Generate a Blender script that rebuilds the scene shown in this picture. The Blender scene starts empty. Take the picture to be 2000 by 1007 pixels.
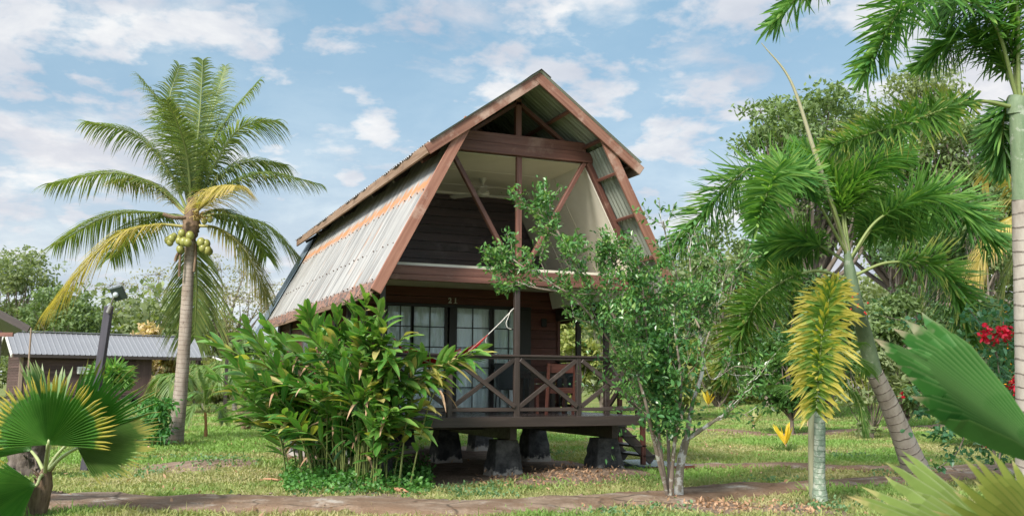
import bpy, math, random
import numpy as np
from mathutils import Vector, Matrix
rad = math.radians
RNG = np.random.default_rng(7)
random.seed(7)
A = np.array
# ------------------------------------------------------------------ camera
SC = bpy.context.scene
CAM = A([-5.97077, -13.98665, 1.50861])
CR = A([[0.92232053, -0.386392, 0.00510423], [-0.05480155, -0.11771355, 0.99153432], [0.38252009, 0.91479218, 0.12974451]])
FPX = 1881.03
cd = bpy.data.cameras.new('camera'); cam = bpy.data.objects.new('camera', cd); SC.collection.objects.link(cam)
cd.sensor_fit = 'HORIZONTAL'; cd.sensor_width = 36; cd.lens = FPX / 2000 * 36; cd.clip_start = .1; cd.clip_end = 2000
M4 = Matrix.Identity(4)
for i in range(3):
    M4[i][0] = CR[0][i]; M4[i][1] = CR[1][i]; M4[i][2] = -CR[2][i]; M4[i][3] = CAM[i]
cam.matrix_world = M4
SC.camera = cam
cd.dof.use_dof = True; cd.dof.focus_distance = 15.5; cd.dof.aperture_fstop = 2.8
def at(x, y, t):
    """surveyed position: image bearing of the photo at distance t metres along the view"""
    return CAM + t * (CR[0] * (x - 1000) / FPX - CR[1] * (y - 503.5) / FPX + CR[2])
def ongr(x, y, z=0.0):
    d = CR[0] * (x - 1000) / FPX - CR[1] * (y - 503.5) / FPX + CR[2]
    return CAM + d * (z - CAM[2]) / d[2]
# ------------------------------------------------------------------ sky and sun
SUN_EL, SUN_AZ = 38, 232          # azimuth clockwise from +Y: the sun stands behind the camera, to its left
w = bpy.data.worlds.new('World'); SC.world = w; w.use_nodes = True
N, L = w.node_tree.nodes, w.node_tree.links
N.clear()
def nd(tree, typ, **kw):
    n = tree.nodes.new(typ)
    for k, v in kw.items():
        if k.startswith('_'): setattr(n, k[1:], v)
        else: n.inputs[k.replace('__', ' ')].default_value = v
    return n
def ramp(tree, stops, interp='LINEAR'):
    n = tree.nodes.new('ShaderNodeValToRGB'); cr = n.color_ramp; cr.interpolation = interp
    while len(cr.elements) > 1: cr.elements.remove(cr.elements[-1])
    cr.elements[0].position = stops[0][0]; c = stops[0][1]; cr.elements[0].color = (*c, 1) if len(c) == 3 else c
    for p, c in stops[1:]:
        e = cr.elements.new(p); e.color = (*c, 1) if len(c) == 3 else c
    return n
def g(v): return (v, v, v)
T = w.node_tree
sky = nd(T, 'ShaderNodeTexSky', _sky_type='NISHITA', _sun_disc=False, _sun_elevation=rad(SUN_EL), _sun_rotation=rad(SUN_AZ), _air_density=1.0, _dust_density=.4, _ozone_density=1.5)
tc = nd(T, 'ShaderNodeTexCoord'); sx = nd(T, 'ShaderNodeSeparateXYZ'); L.new(tc.outputs['Generated'], sx.inputs[0])
zz = nd(T, 'ShaderNodeMath', _operation='MAXIMUM'); L.new(sx.outputs['Z'], zz.inputs[0]); zz.inputs[1].default_value = 0.0
za = nd(T, 'ShaderNodeMath', _operation='ADD'); L.new(zz.outputs[0], za.inputs[0]); za.inputs[1].default_value = .22
dx = nd(T, 'ShaderNodeMath', _operation='DIVIDE'); L.new(sx.outputs['X'], dx.inputs[0]); L.new(za.outputs[0], dx.inputs[1])
dy = nd(T, 'ShaderNodeMath', _operation='DIVIDE'); L.new(sx.outputs['Y'], dy.inputs[0]); L.new(za.outputs[0], dy.inputs[1])
cb = nd(T, 'ShaderNodeCombineXYZ'); L.new(dx.outputs[0], cb.inputs[0]); L.new(dy.outputs[0], cb.inputs[1]); cb.inputs[2].default_value = 3.7
def cloudlayer(scale, rough, dist, off, lo, hi):
    mp = nd(T, 'ShaderNodeMapping'); mp.inputs['Location'].default_value = off; L.new(cb.outputs[0], mp.inputs[0])
    nz = nd(T, 'ShaderNodeTexNoise', Scale=scale, Detail=9.0, Roughness=rough, Distortion=dist); L.new(mp.outputs[0], nz.inputs['Vector'])
    r = ramp(T, [(lo, g(0)), (hi, g(1))], 'EASE'); L.new(nz.outputs['Fac'], r.inputs[0])
    return nz, r
nz1, r1 = cloudlayer(1.5, .60, .25, (4.3, 1.1, 0), .42, .59)      # large soft banks
nz2, r2 = cloudlayer(5.5, .56, .1, (1.7, 8.2, 0), .47, .63)       # small puffs
mx = nd(T, 'ShaderNodeMath', _operation='MULTIPLY'); L.new(r2.outputs[0], mx.inputs[0]); mx.inputs[1].default_value = .9
cv = nd(T, 'ShaderNodeMath', _operation='MAXIMUM'); L.new(r1.outputs[0], cv.inputs[0]); L.new(mx.outputs[0], cv.inputs[1])
# towards the horizon the cover thickens
hz = ramp(T, [(0.0, g(.80)), (.12, g(.70)), (.26, g(.26)), (.42, g(0.05))]); L.new(zz.outputs[0], hz.inputs[0])
cv2 = nd(T, 'ShaderNodeMath', _operation='MAXIMUM'); L.new(cv.outputs[0], cv2.inputs[0]); L.new(hz.outputs[0], cv2.inputs[1])
cc = ramp(T, [(.30, (4.9, 5.15, 5.9)), (.50, (6.2, 6.35, 6.8)), (.66, (8.3, 8.2, 8.1))])
nz3, r3 = cloudlayer(3.2, .6, .2, (9.1, 3.3, 0), .3, .7); L.new(nz3.outputs['Fac'], cc.inputs[0])
tint = nd(T, 'ShaderNodeMix', _data_type='RGBA', _blend_type='MULTIPLY'); tint.inputs[0].default_value = 1
L.new(sky.outputs[0], tint.inputs[6]); tint.inputs[7].default_value = (1.12, 1.18, 1.08, 1)
lift = nd(T, 'ShaderNodeMix', _data_type='RGBA'); lift.inputs[0].default_value = .55
L.new(tint.outputs[2], lift.inputs[6]); lift.inputs[7].default_value = (2.3, 4.6, 6.4, 1)
mixc = nd(T, 'ShaderNodeMix', _data_type='RGBA'); L.new(cv2.outputs[0], mixc.inputs[0]); L.new(lift.outputs[2], mixc.inputs[6]); L.new(cc.outputs[0], mixc.inputs[7])
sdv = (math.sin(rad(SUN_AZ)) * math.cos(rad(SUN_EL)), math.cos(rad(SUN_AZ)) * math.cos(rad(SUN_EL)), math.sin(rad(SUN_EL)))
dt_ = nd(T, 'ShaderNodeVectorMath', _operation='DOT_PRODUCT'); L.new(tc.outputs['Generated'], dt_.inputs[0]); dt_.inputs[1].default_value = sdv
gl_ = ramp(T, [(.0, g(.41)), (.25, g(.44)), (.60, g(.75)), (1.0, g(1.0))]); L.new(dt_.outputs['Value'], gl_.inputs[0])  # sky brightened on the sun side, behind the view, as fill for the cabin
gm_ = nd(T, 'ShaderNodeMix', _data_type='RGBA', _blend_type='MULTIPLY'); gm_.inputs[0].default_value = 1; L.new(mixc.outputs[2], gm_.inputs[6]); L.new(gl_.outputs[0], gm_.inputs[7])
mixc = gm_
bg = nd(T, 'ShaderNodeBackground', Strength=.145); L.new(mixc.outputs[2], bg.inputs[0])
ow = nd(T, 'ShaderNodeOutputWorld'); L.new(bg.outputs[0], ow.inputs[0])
sl = bpy.data.lights.new('sun', 'SUN'); sl.energy = 3.0; sl.angle = rad(14); sl.color = (1, .93, .82)
so = bpy.data.objects.new('sun', sl); SC.collection.objects.link(so)
sd = Vector((math.sin(rad(SUN_AZ)) * math.cos(rad(SUN_EL)), math.cos(rad(SUN_AZ)) * math.cos(rad(SUN_EL)), math.sin(rad(SUN_EL))))
so.rotation_euler = sd.to_track_quat('Z', 'Y').to_euler()
SC.view_settings.view_transform = 'Standard'; SC.view_settings.look = 'None'; SC.view_settings.exposure = 1.05; SC.view_settings.gamma = 1
SC.cycles.max_bounces = 9; SC.cycles.transparent_max_bounces = 6; SC.cycles.sample_clamp_indirect = 4

# ------------------------------------------------------------------ materials
MATS = {}
def mat(name, build):
    if name in MATS: return MATS[name]
    m = bpy.data.materials.new(name); m.use_nodes = True; t = m.node_tree; t.nodes.clear()
    out = nd(t, 'ShaderNodeOutputMaterial'); s = build(t)
    t.links.new(s.outputs[0], out.inputs[0]); MATS[name] = m; return m
def attr(t):
    a = nd(t, 'ShaderNodeAttribute', _attribute_name='lf'); s = nd(t, 'ShaderNodeSeparateColor'); t.links.new(a.outputs['Color'], s.inputs[0]); return a, s
def mixn(t, fac, a, b, blend='MIX'):
    m = nd(t, 'ShaderNodeMix', _data_type='RGBA', _blend_type=blend)
    for i, v in ((0, fac), (6, a), (7, b)):
        if hasattr(v, 'links'): t.links.new(v, m.inputs[i])
        else: m.inputs[i].default_value = v if i == 0 else (*v, 1)
    return m.outputs[2]
def noise(t, scale, detail=4, rough=.55, vec=None, dist=0):
    n = nd(t, 'ShaderNodeTexNoise', Scale=scale, Detail=float(detail), Roughness=rough, Distortion=dist)
    if vec is not None: t.links.new(vec, n.inputs['Vector'])
    return n.outputs['Fac']
def objc(t, sc=(1, 1, 1)):
    c = nd(t, 'ShaderNodeTexCoord'); m = nd(t, 'ShaderNodeMapping'); m.inputs['Scale'].default_value = sc
    t.links.new(c.outputs['Object'], m.inputs[0]); return m.outputs[0]
def rampo(t, src, stops, interp='LINEAR'):
    r = ramp(t, stops, interp); t.links.new(src, r.inputs[0]); return r.outputs[0]
def princ(t, col, rough=.6, spec=.5, bump=None, bstr=.3, bdist=.01, metal=0):
    p = nd(t, 'ShaderNodeBsdfPrincipled')
    if hasattr(col, 'links'): t.links.new(col, p.inputs['Base Color'])
    else: p.inputs['Base Color'].default_value = (*col, 1)
    if hasattr(rough, 'links'): t.links.new(rough, p.inputs['Roughness'])
    else: p.inputs['Roughness'].default_value = rough
    p.inputs['Specular IOR Level'].default_value = spec; p.inputs['Metallic'].default_value = metal
    if bump is not None:
        b = nd(t, 'ShaderNodeBump', Strength=bstr, Distance=bdist); t.links.new(bump, b.inputs['Height']); t.links.new(b.outputs[0], p.inputs['Normal'])
    return p
def leaf(name, cols, tip=None, tipstart=.75, edge=None, rough=.42, trans=.35, spec=.4, stripes=0, vein=None):
    """cols: darker..lighter colours chosen leaf by leaf; tip / edge: the dry colour at a leaf's tip / margin"""
    cols = [tuple(min(.75, v * 1.22) for v in c) for c in cols]
    def b(t):
        a, s = attr(t)
        n = len(cols); col = rampo(t, s.outputs[0], [(i / max(1, n - 1), c) for i, c in enumerate(cols)])
        nz = noise(t, 3.0, 3, vec=objc(t)); col = mixn(t, 1.0, col, rampo(t, nz, [(.3, g(.8)), (.7, g(1.18))]), 'MULTIPLY')
        if stripes:
            wv = nd(t, 'ShaderNodeTexNoise', Scale=1.0, Detail=2.0); cbn = nd(t, 'ShaderNodeCombineXYZ')
            m1 = nd(t, 'ShaderNodeMath', _operation='MULTIPLY'); t.links.new(s.outputs[2], m1.inputs[0]); m1.inputs[1].default_value = stripes
            t.links.new(m1.outputs[0], cbn.inputs[0]); t.links.new(s.outputs[1], cbn.inputs[1]); t.links.new(cbn.outputs[0], wv.inputs['Vector'])
            col = mixn(t, 1.0, col, rampo(t, wv.outputs['Fac'], [(.35, g(.75)), (.65, g(1.25))]), 'MULTIPLY')
        if tip:
            nn = noise(t, 9.0, 2, vec=objc(t)); ad = nd(t, 'ShaderNodeMath', _operation='MULTIPLY_ADD'); t.links.new(nn, ad.inputs[0]); ad.inputs[1].default_value = .5; t.links.new(s.outputs[1], ad.inputs[2])
            ar = nd(t, 'ShaderNodeMath', _operation='MULTIPLY_ADD'); t.links.new(s.outputs[0], ar.inputs[0]); ar.inputs[1].default_value = .42; t.links.new(ad.outputs[0], ar.inputs[2]); ad = ar
            hf = nd(t, 'ShaderNodeMath', _operation='MULTIPLY'); t.links.new(ad.outputs[0], hf.inputs[0]); hf.inputs[1].default_value = .5
            col = mixn(t, rampo(t, hf.outputs[0], [((tipstart + .40) / 2, g(0)), ((tipstart + .60) / 2, g(1))]), col, tip)
        if edge:
            nn = noise(t, 14.0, 3, vec=objc(t)); ad = nd(t, 'ShaderNodeMath', _operation='MULTIPLY_ADD'); t.links.new(nn, ad.inputs[0]); ad.inputs[1].default_value = .9; t.links.new(s.outputs[2], ad.inputs[2])
            hf = nd(t, 'ShaderNodeMath', _operation='MULTIPLY'); t.links.new(ad.outputs[0], hf.inputs[0]); hf.inputs[1].default_value = .5
            col = mixn(t, rampo(t, hf.outputs[0], [(.69, g(0)), (.76, g(1))]), col, edge)
        if vein:
            col = mixn(t, rampo(t, s.outputs[2], [(.0, g(.8)), (.16, g(0))]), col, vein)
        p = princ(t, col, rough, spec)
        tr = nd(t, 'ShaderNodeBsdfTranslucent'); t.links.new(mixn(t, 1.0, col, (1.5, 1.6, .6), 'MULTIPLY'), tr.inputs[0])
        ms = nd(t, 'ShaderNodeMixShader'); ms.inputs[0].default_value = trans; t.links.new(p.outputs[0], ms.inputs[1]); t.links.new(tr.outputs[0], ms.inputs[2])
        return ms
    return mat(name, b)
def wood(name, c1, c2, rough=.5, worn=None, spec=.4, wornlo=.6, bstr=.35):
    """sawn, oiled timber: grain runs along each board (lf = metres along, metres across, board)"""
    def b(t):
        a, s = attr(t); cbn = nd(t, 'ShaderNodeCombineXYZ')
        for i, (o, k) in enumerate(((0, 1.0), (1, 19.0), (2, 37.0))):
            m = nd(t, 'ShaderNodeMath', _operation='MULTIPLY'); t.links.new(s.outputs[o], m.inputs[0]); m.inputs[1].default_value = k; t.links.new(m.outputs[0], cbn.inputs[i])
        gr = noise(t, 1.0, 6, .65, cbn.outputs[0], .4)
        col = mixn(t, rampo(t, gr, [(.32, g(0)), (.68, g(1))]), c1, c2)
        col = mixn(t, 1.0, col, rampo(t, s.outputs[2], [(0, g(.72)), (1, g(1.28))]), 'MULTIPLY')
        if worn:
            wn = noise(t, 1.6, 7, .7, objc(t)); col = mixn(t, rampo(t, wn, [(wornlo, g(0)), (wornlo + .12, g(.75))]), col, worn)
        w2 = noise(t, 18, 5, .6, objc(t)); r = rampo(t, w2, [(.3, g(rough - .1)), (.7, g(rough + .18))])
        return princ(t, col, r, spec, gr, bstr, .006)
    return mat(name, b)
DARKW = wood('dark_stained_timber', (.027, .020, .018), (.056, .041, .036), .42, (.12, .095, .085), .5, .60)
SIDING = wood('maroon_siding', (.075, .024, .018), (.14, .05, .036), .48, (.13, .07, .055), .4, .68)
SIDEDK = wood('dark_siding', (.030, .022, .024), (.075, .048, .046), .42, (.11, .09, .09), .5, .56)
BARGE = wood('weathered_red_timber', (.17, .072, .05), (.29, .15, .105), .62, (.42, .30, .24), .3, .53)
TRUSS = wood('red_brown_timber', (.10, .044, .034), (.20, .092, .068), .52, (.28, .17, .13), .35, .56)
PALEBRD = wood('weathered_eave_board', (.20, .12, .08), (.36, .25, .18), .75, (.10, .07, .055), .2, .56)
DECKW = wood('wet_deck_boards', (.032, .026, .026), (.06, .046, .044), .22, None, .6)
GREYW = wood('grey_post_timber', (.07, .068, .085), (.13, .12, .145), .7, (.05, .045, .045), .2, .6)
def corr(name, base, rust=0.0, dark=None, rough=.42, metal=.55, edgez=None, bandz=None):
    def b(t):
        o = objc(t); sp = nd(t, 'ShaderNodeSeparateXYZ'); t.links.new(o, sp.inputs[0])
        cbn = nd(t, 'ShaderNodeCombineXYZ')
        for i, k in ((0, .5), (1, 9.0), (2, .5)):
            m = nd(t, 'ShaderNodeMath', _operation='MULTIPLY'); t.links.new(sp.outputs[i], m.inputs[0]); m.inputs[1].default_value = k; t.links.new(m.outputs[0], cbn.inputs[i])
        st = noise(t, 1.0, 5, .6, cbn.outputs[0])
        col = mixn(t, rampo(t, st, [(.38, g(0)), (.62, g(1))]), tuple(x * .55 for x in base), base)
        if rust:
            rs = noise(t, 1.7, 6, .66, cbn.outputs[0]); col = mixn(t, rampo(t, rs, [(.60, g(0)), (.70, g(rust))]), col, (.36, .20, .12))
            fine = noise(t, 11, 5, .7, o)
            def zband(z0, wd, amp):
                m = nd(t, 'ShaderNodeMath', _operation='SUBTRACT'); t.links.new(sp.outputs[2], m.inputs[0]); m.inputs[1].default_value = z0
                ab = nd(t, 'ShaderNodeMath', _operation='ABSOLUTE'); t.links.new(m.outputs[0], ab.inputs[0])
                q = nd(t, 'ShaderNodeMath', _operation='MULTIPLY_ADD'); t.links.new(fine, q.inputs[0]); q.inputs[1].default_value = -amp; t.links.new(ab.outputs[0], q.inputs[2])
                return rampo(t, q.outputs[0], [(0, g(1)), (wd, g(0))]) if False else q.outputs[0]
            if bandz:
                teeth = nd(t, 'ShaderNodeCombineXYZ'); m = nd(t, 'ShaderNodeMath', _operation='MULTIPLY'); t.links.new(sp.outputs[1], m.inputs[0]); m.inputs[1].default_value = 6.5; t.links.new(m.outputs[0], teeth.inputs[0])
                tn = noise(t, 1.0, 2, .5, teeth.outputs[0])
                q = zband(bandz, 0, .03); q2 = nd(t, 'ShaderNodeMath', _operation='MULTIPLY_ADD'); t.links.new(tn, q2.inputs[0]); q2.inputs[1].default_value = -.55
                q3 = nd(t, 'ShaderNodeMath', _operation='ADD'); t.links.new(q, q3.inputs[0]); q3.inputs[1].default_value = .26; t.links.new(q3.outputs[0], q2.inputs[2])
                col = mixn(t, rampo(t, q2.outputs[0], [(0, g(.85)), (.001, g(.8)), (.09, g(0))]), col, (.46, .19, .06))
                m2 = nd(t, 'ShaderNodeMath', _operation='ADD'); t.links.new(q2.outputs[0], m2.inputs[0]); m2.inputs[1].default_value = .2
            if edgez:
                q = zband(edgez, 0, .27)
                col = mixn(t, rampo(t, q, [(0, g(.85)), (.02, g(.3)), (.06, g(0))]), col, mixn(t, rampo(t, fine, [(.42, g(0)), (.58, g(1))]), (.055, .03, .022), (.27, .12, .07)))
        if dark: col = mixn(t, rampo(t, noise(t, 1.3, 5, .6, cbn.outputs[0]), [(.5, g(0)), (.62, g(.6))]), col, dark)
        return princ(t, col, rampo(t, st, [(.3, g(rough - .08)), (.7, g(rough + .2))]), .5, None, metal=metal)
    return mat(name, b)
SHEET = corr('rusted_roof_sheet', (.385, .375, .36), .9, None, .5, .25, 2.83, 4.48)
SHEETUP = corr('weathered_roof_sheet', (.40, .42, .44), .3, (.2, .17, .15), .5, .35)
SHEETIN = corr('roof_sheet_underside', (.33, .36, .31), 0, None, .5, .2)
FLASH = corr('blue_grey_sheet', (.20, .26, .31), 0, None, .4, .4)
def concrete(name, c1, c2, stain, lo=.52):
    def b(t):
        o = objc(t); a = noise(t, 2.5, 6, .65, o); b2 = noise(t, 24, 5, .7, o)
        col = mixn(t, rampo(t, a, [(.35, g(0)), (.65, g(1))]), c1, c2); col = mixn(t, rampo(t, noise(t, 1.5, 7, .7, objc(t, (1, 1, .7))), [(lo, g(0)), (lo + .1, g(.85))]), col, stain)
        vo = nd(t, 'ShaderNodeTexVoronoi', _feature='DISTANCE_TO_EDGE', Scale=.8); dst = nd(t, 'ShaderNodeVectorMath', _operation='ADD'); nz_ = nd(t, 'ShaderNodeTexNoise', Scale=3.0, Detail=5.0); sc_ = nd(t, 'ShaderNodeVectorMath', _operation='SCALE'); sc_.inputs['Scale'].default_value = .5; t.links.new(nz_.outputs['Color'], sc_.inputs[0]); t.links.new(sc_.outputs[0], dst.inputs[0]); t.links.new(o, dst.inputs[1]); t.links.new(dst.outputs[0], vo.inputs['Vector'])
        col = mixn(t, rampo(t, vo.outputs['Distance'], [(0, g(.85)), (.010, g(.6)), (.022, g(0))]), col, (.05, .04, .03)); col = mixn(t, rampo(t, noise(t, .9, 7, .72, o), [(.46, g(0)), (.54, g(.75))]), col, (.17, .105, .065))
        col = mixn(t, 1.0, col, rampo(t, b2, [(.3, g(.75)), (.7, g(1.2))]), 'MULTIPLY')
        return princ(t, col, .9, .2, b2, .8, .02)
    return mat(name, b)
def pierm():
    def b(t):
        o = objc(t); sp = nd(t, 'ShaderNodeSeparateXYZ'); t.links.new(o, sp.inputs[0]); a = noise(t, 5, 6, .7, o); b2 = noise(t, 30, 4, .7, o)
        col = mixn(t, rampo(t, a, [(.4, g(0)), (.72, g(1))]), (.030, .031, .033), (.13, .13, .13))
        z1 = nd(t, 'ShaderNodeMath', _operation='ADD'); t.links.new(sp.outputs[2], z1.inputs[0]); z1.inputs[1].default_value = .2
        q = nd(t, 'ShaderNodeMath', _operation='MULTIPLY_ADD'); t.links.new(a, q.inputs[0]); q.inputs[1].default_value = -.55; t.links.new(z1.outputs[0], q.inputs[2])
        col = mixn(t, rampo(t, q.outputs[0], [(0, g(.9)), (.05, g(0))]), col, (.42, .39, .35))
        return princ(t, col, .8, .3, b2, .5, .01)
    return mat('black_painted_concrete', b)
PIER = pierm()
CONC = concrete('old_concrete', (.17, .115, .08), (.30, .225, .165), (.44, .40, .35), .55)
SLABM = mat('wet_grey_concrete', lambda t: princ(t, (.16, .19, .24), .25, .5, noise(t, 20, 3, vec=objc(t)), .3, .005))
CREAM = mat('cream_lining_board', lambda t: princ(t, mixn(t, rampo(t, noise(t, 1.2, 5, .6, objc(t)), [(.35, g(0)), (.7, g(1))]), (.62, .58, .49), (.72, .68, .59)), .7, .3))
CEILM = mat('ceiling_board', lambda t: princ(t, mixn(t, rampo(t, noise(t, 1.1, 5, .6, objc(t)), [(.35, g(0)), (.7, g(1))]), (.58, .54, .43), (.68, .64, .53)), .75, .3))
WHITEP = mat('white_paint', lambda t: princ(t, mixn(t, noise(t, 8, 4, vec=objc(t)), (.62, .61, .58), (.74, .73, .70)), .5))
BLACKM = mat('black_frame_paint', lambda t: princ(t, mixn(t, noise(t, 12, 4, vec=objc(t)), (.010, .010, .011), (.022, .02, .02)), .4))
PLASTIC = mat('dark_wicker', lambda t: princ(t, mixn(t, noise(t, 40, 3, vec=objc(t)), (.022, .03, .034), (.045, .055, .06)), .5, .4, noise(t, 90, 2, vec=objc(t)), .5, .004))
ROPE = mat('white_rope', lambda t: princ(t, mixn(t, noise(t, 60, 3, vec=objc(t)), (.5, .48, .44), (.75, .72, .68)), .8, .2))
REDC = mat('red_striped_cotton', lambda t: princ(t, rampo(t, attr(t)[1].outputs[2], [(0, (.38, .02, .025)), (.3, (.38, .02, .025)), (.31, (.6, .52, .42)), (.4, (.6, .52, .42)), (.41, (.30, .015, .02)), (.7, (.42, .03, .03)), (.71, (.62, .55, .45)), (.78, (.35, .02, .02))], 'CONSTANT'), .85, .1))
def curt():
    def b(t):
        sp = nd(t, 'ShaderNodeSeparateXYZ'); t.links.new(objc(t), sp.inputs[0])
        col = mixn(t, noise(t, 3, 5, vec=objc(t, (1, 1, .3))), (.80, .86, .85), (.88, .92, .91))
        return princ(t, col, .8, .2)
    return mat('pale_curtain_cloth', b)
CURT = curt()
def glassm():
    def b(t):
        gl = nd(t, 'ShaderNodeBsdfGlossy', Roughness=.03); gl.inputs[0].default_value = (.8, .9, .95, 1)
        tr = nd(t, 'ShaderNodeBsdfTransparent'); tr.inputs[0].default_value = (.98, 1, 1, 1)
        fr = nd(t, 'ShaderNodeFresnel', IOR=1.5); m = nd(t, 'ShaderNodeMixShader'); t.links.new(fr.outputs[0], m.inputs[0]); t.links.new(tr.outputs[0], m.inputs[1]); t.links.new(gl.outputs[0], m.inputs[2]); return m
    return mat('window_glass', b)
GLASS = glassm()
def bark(name, c1, c2, lichen=None, lo=.56, ring=0, ringc=None, sc=(6, 6, 2), rough=.85, lsc=6):
    def b(t):
        o = objc(t, sc); a = noise(t, 1.0, 6, .7, o); b2 = noise(t, 14, 4, .7, objc(t))
        col = mixn(t, rampo(t, a, [(.35, g(0)), (.65, g(1))]), c1, c2)
        if lichen: col = mixn(t, rampo(t, noise(t, lsc, 6, .65, objc(t)), [(lo, g(0)), (lo + .05, g(.9))]), col, lichen)
        h = b2
        if ring:
            at_, s = attr(t); q = nd(t, 'ShaderNodeMath', _operation='MULTIPLY_ADD'); t.links.new(s.outputs[0], q.inputs[0]); q.inputs[1].default_value = ring
            nn = noise(t, 2.5, 3, .5, objc(t)); t.links.new(nn, q.inputs[2])
            fr = nd(t, 'ShaderNodeMath', _operation='FRACT'); t.links.new(q.outputs[0], fr.inputs[0])
            rr = rampo(t, fr.outputs[0], [(0, g(.0)), (.02, g(1)), (.12, g(1)), (.18, g(0)), (.5, g(0))])
            col = mixn(t, mixn(t, 1.0, rr, rampo(t, b2, [(.38, g(.35)), (.55, g(.9))]), 'MULTIPLY'), col, ringc); h = rr
        return princ(t, col, rough, .25, h, .5, .012)
    return mat(name, b)
PALMB = bark('grey_palm_bark', (.26, .225, .195), (.40, .36, .32), None, ring=1 / .16, ringc=(.10, .082, .07))
COCOB = bark('coconut_palm_bark', (.25, .20, .165), (.40, .345, .30), (.13, .10, .085), .62, ring=1 / .11, ringc=(.17, .13, .11))
SHAFT = bark('green_crownshaft', (.13, .19, .11), (.21, .27, .17), (.30, .34, .27), .58, rough=.5, sc=(8, 8, 1))
YOUNGB = bark('ringed_green_trunk', (.15, .21, .15), (.26, .32, .25), (.40, .43, .36), .50, ring=1 / .07, ringc=(.10, .13, .09), lsc=17)
CITB = bark('lichened_bark', (.16, .125, .10), (.27, .22, .18), (.50, .50, .44), .56)
GUAVB = bark('pale_mottled_bark', (.17, .14, .10), (.30, .27, .21), (.60, .60, .56), .52)
TREEB = bark('tree_bark', (.13, .105, .085), (.22, .18, .15))
FIBRE = bark('palm_fibre', (.10, .065, .045), (.26, .18, .12), None, sc=(20, 20, 4))
RACH = mat('frond_stem_green', lambda t: princ(t, mixn(t, noise(t, 5, 3, vec=objc(t)), (.16, .22, .07), (.26, .30, .11)), .5, .4))
RACHY = mat('frond_stem_yellow', lambda t: princ(t, mixn(t, noise(t, 5, 3, vec=objc(t)), (.30, .28, .09), (.42, .38, .15)), .5, .4))
CANE = mat('ginger_cane', lambda t: princ(t, mixn(t, noise(t, 4, 3, vec=objc(t)), (.10, .15, .04), (.22, .24, .08)), .5, .4))

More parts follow.
